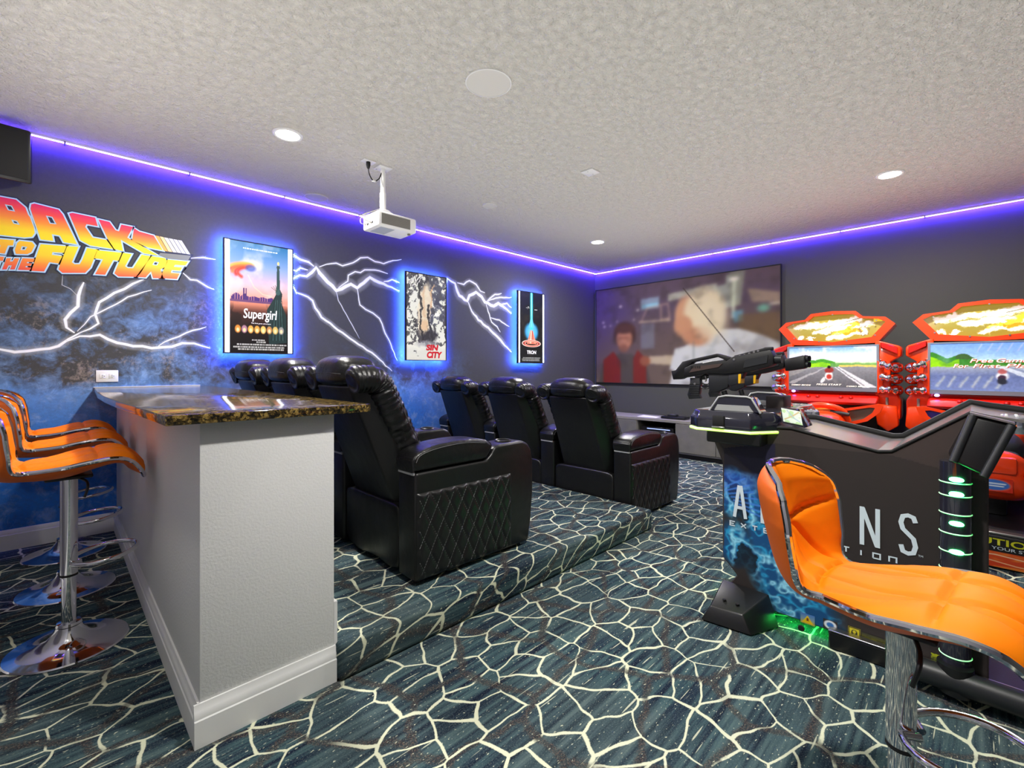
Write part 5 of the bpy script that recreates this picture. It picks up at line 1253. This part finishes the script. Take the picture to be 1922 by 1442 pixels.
    if which == 0:
        for s_, u_, v_, w_, h_ in (('DEMO MODE', .03, .022, .24, .036), ('PRESS START', .335, .045, .29, .040), ('DEMO MODE', .68, .018, .24, .030)): link('screen_lettering', text_bm(s_, pl, W_*u_, H_*v_/1.0, W_*w_, H_*h_, .002, .2, .01), EM('screen_white', (245, 240, 226), .9), mon, smooth=False)
    else:
        for s_, u_, v_, w_, h_ in (('Free', .34, .585, .19, .085), ('Game', .555, .585, .245, .085), ('For', .20, .475, .13, .085), ('First', .365, .475, .22, .085), ('Place', .62, .475, .32, .085)):
            link('screen_lettering', text_bm(s_, pl, W_*u_, H_*v_, W_*w_, H_*h_, .003, .25, .0), EM('screen_cream', (250, 236, 226), .9), mon, smooth=False)
            link('lettering_shadow', text_bm(s_, pl, W_*u_-.002, H_*v_-.002, W_*w_, H_*h_, .0018, .25, .035), EM('screen_red', (190, 56, 40), .6), mon, smooth=False)
    # tower and side pillars
    link('tower', box(.0, .36, -.37, .37, .14, 1.46, .01), m_black, B)
    for s_ in (-1, 1):
        pil = [(.355, 1.472), (.40, 1.462), (.535, 1.415), (.55, 1.395), (.55, 1.318), (.50, 1.285), (.47, 1.262), (.47, 1.00), (.52, .95), (.545, .90), (.545, .72), (.52, .68), (.40, .70), (.365, .84), (.355, .96)]
        pl_ = link('side_pillar', prism([(s_*y, z) for y, z in pil], 'x', -.10, .17, .012, 2), m_red, B)
        link('pillar_fin', prism([(s_*.40, 1.452), (s_*.53, 1.40), (s_*.53, 1.33), (s_*.40, 1.40)], 'x', -.125, -.095, .006, 1), m_redd, pl_)
        link('pillar_cheek', prism([(s_*.378, 1.28), (s_*.415, 1.24), (s_*.43, 1.10), (s_*.415, .98), (s_*.378, .95)], 'x', -.16, -.095, .012, 2), m_red, pl_)
        for k, zc_ in enumerate((1.205, 1.095, .985)):
            link('scallop', cushion((.02, s_*.505, zc_), (.10, .055, .052), 2.3, 7), m_red, pl_)
            pts = [(-.11, s_*.395, zc_+.045*(1-k*.5)), (-.17, s_*.425, zc_+.032-.01*k), (-.185, s_*.47, zc_+.012), (-.14, s_*.515, zc_), (-.06, s_*.525, zc_)]
            link('chrome_pipe', tube(catmull(pts, 8), [.030+.008*math.sin(i*.9) for i in range(33)], 14), m_chrome, pl_)
        link('lower_pod', prism([(s_*y, z) for y, z in [(.36, .86), (.53, .84), (.545, .66), (.47, .60), (.385, .66)]], 'x', -.22, -.09, .015, 2), m_red, pl_)
        link('grab_pole', tube([(-.16, s_*.455, .20), (-.16, s_*.455, .92)], .011, 10), m_gplastic, B)
        # open side wing with mirror panel
        wo = [(.11, .80), (.40, .865), (.455, .855), (.43, .79), (.34, .705), (.20, .655), (.115, .675)]
        wi = [(.15, .785), (.36, .835), (.395, .83), (.375, .785), (.31, .725), (.21, .69), (.155, .705)]
        wg = link('side_wing', aring(bmesh.new(), [(s_*y, z) for y, z in wo], [(s_*y, z) for y, z in wi], 'x', -.42, -.36), m_red, B, sharp=30)
        link('wing_panel', prism([(s_*y, z) for y, z in wi], 'x', -.395, -.385), M('smoked_panel', (92, 90, 78), .3) if which == 0 else M('blue_panel', (60, 56, 150), .25), wg)
        link('handlebar_grip', tube([(-.52, s_*.07, .785), (-.53, s_*.22, .765)], .017, 12), m_seatpad, B)
    link('console_shelf', prism([(-.30, .87), (-.09, .94), (-.09, .965), (.0, .965), (.0, .84), (-.28, .84)], 'y', -.39, .39, .006, 1), m_redd, B)
    link('indigo_lamp', cushion((-.155, .33, .955), (.008, .018, .012), 2.2, 5), m_indigo, B)
    for y in (-.18, -.10, .10, .18): link('console_button', lathe([(0, .018), (.016, .016), (.020, 0)], 16, (-.20, y, .905)), m_redd, B)
    # the ride-on motorcycle
    link('dash_arch', tube(catmull([(-.46, -.20, .70), (-.50, -.155, .80), (-.54, 0, .845), (-.50, .155, .80), (-.46, .20, .70)], 8), .028, 12), m_red, B)
    link('dash_panel', cushion((-.45, 0, .79), (.05, .14, .035), 2.5, 7), M('amber_gauge', (225, 130, 40), .3), B)
    for y in (-.10, .10): link('dash_button', lathe([(0, .016), (.018, .014), (.026, 0)], 18, (-.50, y, .828)), m_yellow if y < 0 else m_wplastic, B)
    link('front_fairing', cushion((-.50, 0, .62), (.30, .20, .17), 2.6, 9), m_red, B)
    link('tank', cushion((-.82, 0, .60), (.30, .17, .14), 2.5, 9, lambda q, p: Vector((q.x, q.y*(1-.25*max(0, -p.z)), q.z))), m_seatpad, B)
    link('seat', cushion((-1.12, 0, .575), (.24, .135, .055), 3, 7), m_seatpad, B)
    tail = cushion((-1.22, 0, .46), (.26, .205, .15), 3.0, 11, lambda q, p: Vector((q.x, q.y*(1-.25*max(0, p.z)), q.z+(.10*max(0, -p.x) if p.z > 0 else -.02*p.x))))
    tl = link('tail', tail, m_red, B)
    link('tail_saddle', box(-1.50, -1.30, -.105, .105, .52, .63, .02), m_red, tl)
    link('tail_light', cushion((-1.46, -.16, .52), (.03, .03, .025), 2.2, 5), m_redd, tl)
    q = Pic(40, 24, (200, 40, 14)); q.oval(.5, .5, .47, .46, (226, 90, 60), .1); q.oval(.5, .5, .42, .40, (60, 110, 190), .15); q.stroke([(.2, .6), (.8, .6)], .04, (220, 230, 240)); q.stroke([(.25, .42), (.75, .42)], .035, (220, 230, 240))
    paint_mesh('round_badge', q, Plane((-1.487, .02+.085-.02, .405), (0, -1, 0), (-.05, 0, 1)), .17, .085, m_paint, tl)
    link('frame_spar', box(-1.25, -.40, -.07, .07, .20, .42, .02), m_black, B)
    link('wheel', lathe([(0, -.06), (.16, -.06), (.20, -.04), (.21, 0), (.20, .04), (.16, .06), (0, .06)], 32, (-.30, 0, .40), 'y'), m_matte, B)
    for s_ in (-1, 1): link('foot_peg', tube([(-.95, s_*.08, .36), (-.95, s_*.26, .36)], .014, 10), m_steel, B)
    dk = link('base_deck', box(-1.80, .38, -.44, .44, .0, .20, .012), m_black, B)
    link('deck_rail', box(-1.79, -1.72, -.38, .38, .20, .215, .004, 1), m_steel, dk)
    pl = Plane((-1.8015, .43, .012), (0, -1, 0), (0, 0, 1))
    q = Pic(120, 40); q.vgrad([(0, (214, 60, 26)), (1, (226, 84, 30))]); f = q.fbm(9, 4, 61)
    q.put(np.clip((f-.5)*4, 0, .8), (246, 150, 50)); q.stroke([(0, .3), (.3, .6), (.5, .8), (.75, .6), (1, .7)], .014, (250, 214, 170)); q.stroke([(.3, .6), (.6, .25), (1, .2)], .012, (250, 200, 150)); q.stroke([(0, .8), (.3, .6)], .012, (250, 214, 170))
    paint_mesh('flame_strip', q, pl, .86, .092, m_paint, dk)
    pc = Plane((-1.8015, .43, .105), (0, -1, 0), (0, 0, 1))
    link('caution_plate', box(-1.803, -1.799, -.43, .43, .105, .19), m_matte, dk)
    link('caution_lettering', text_bm('CAUTION', pc, .25, .038, .37, .040, .003, 0, .02), m_yink, dk, smooth=False)
    link('caution_lettering', text_bm('WATCH YOUR STEP', pc, .27, .012, .33, .018, .003, 0, .01), m_ink, dk, smooth=False)
    for u_ in (.08, .62): link('caution_stripe', box(-1.8045, -1.802, .43-u_-.09, .43-u_, .178, .184), m_yink, dk)
    return B
bike_game('red motorcycle racing machine showing a road, beside the projection screen', 1.06, 0)
bike_game('red motorcycle racing machine with Free Game lettering on its screen', -.075, 1)
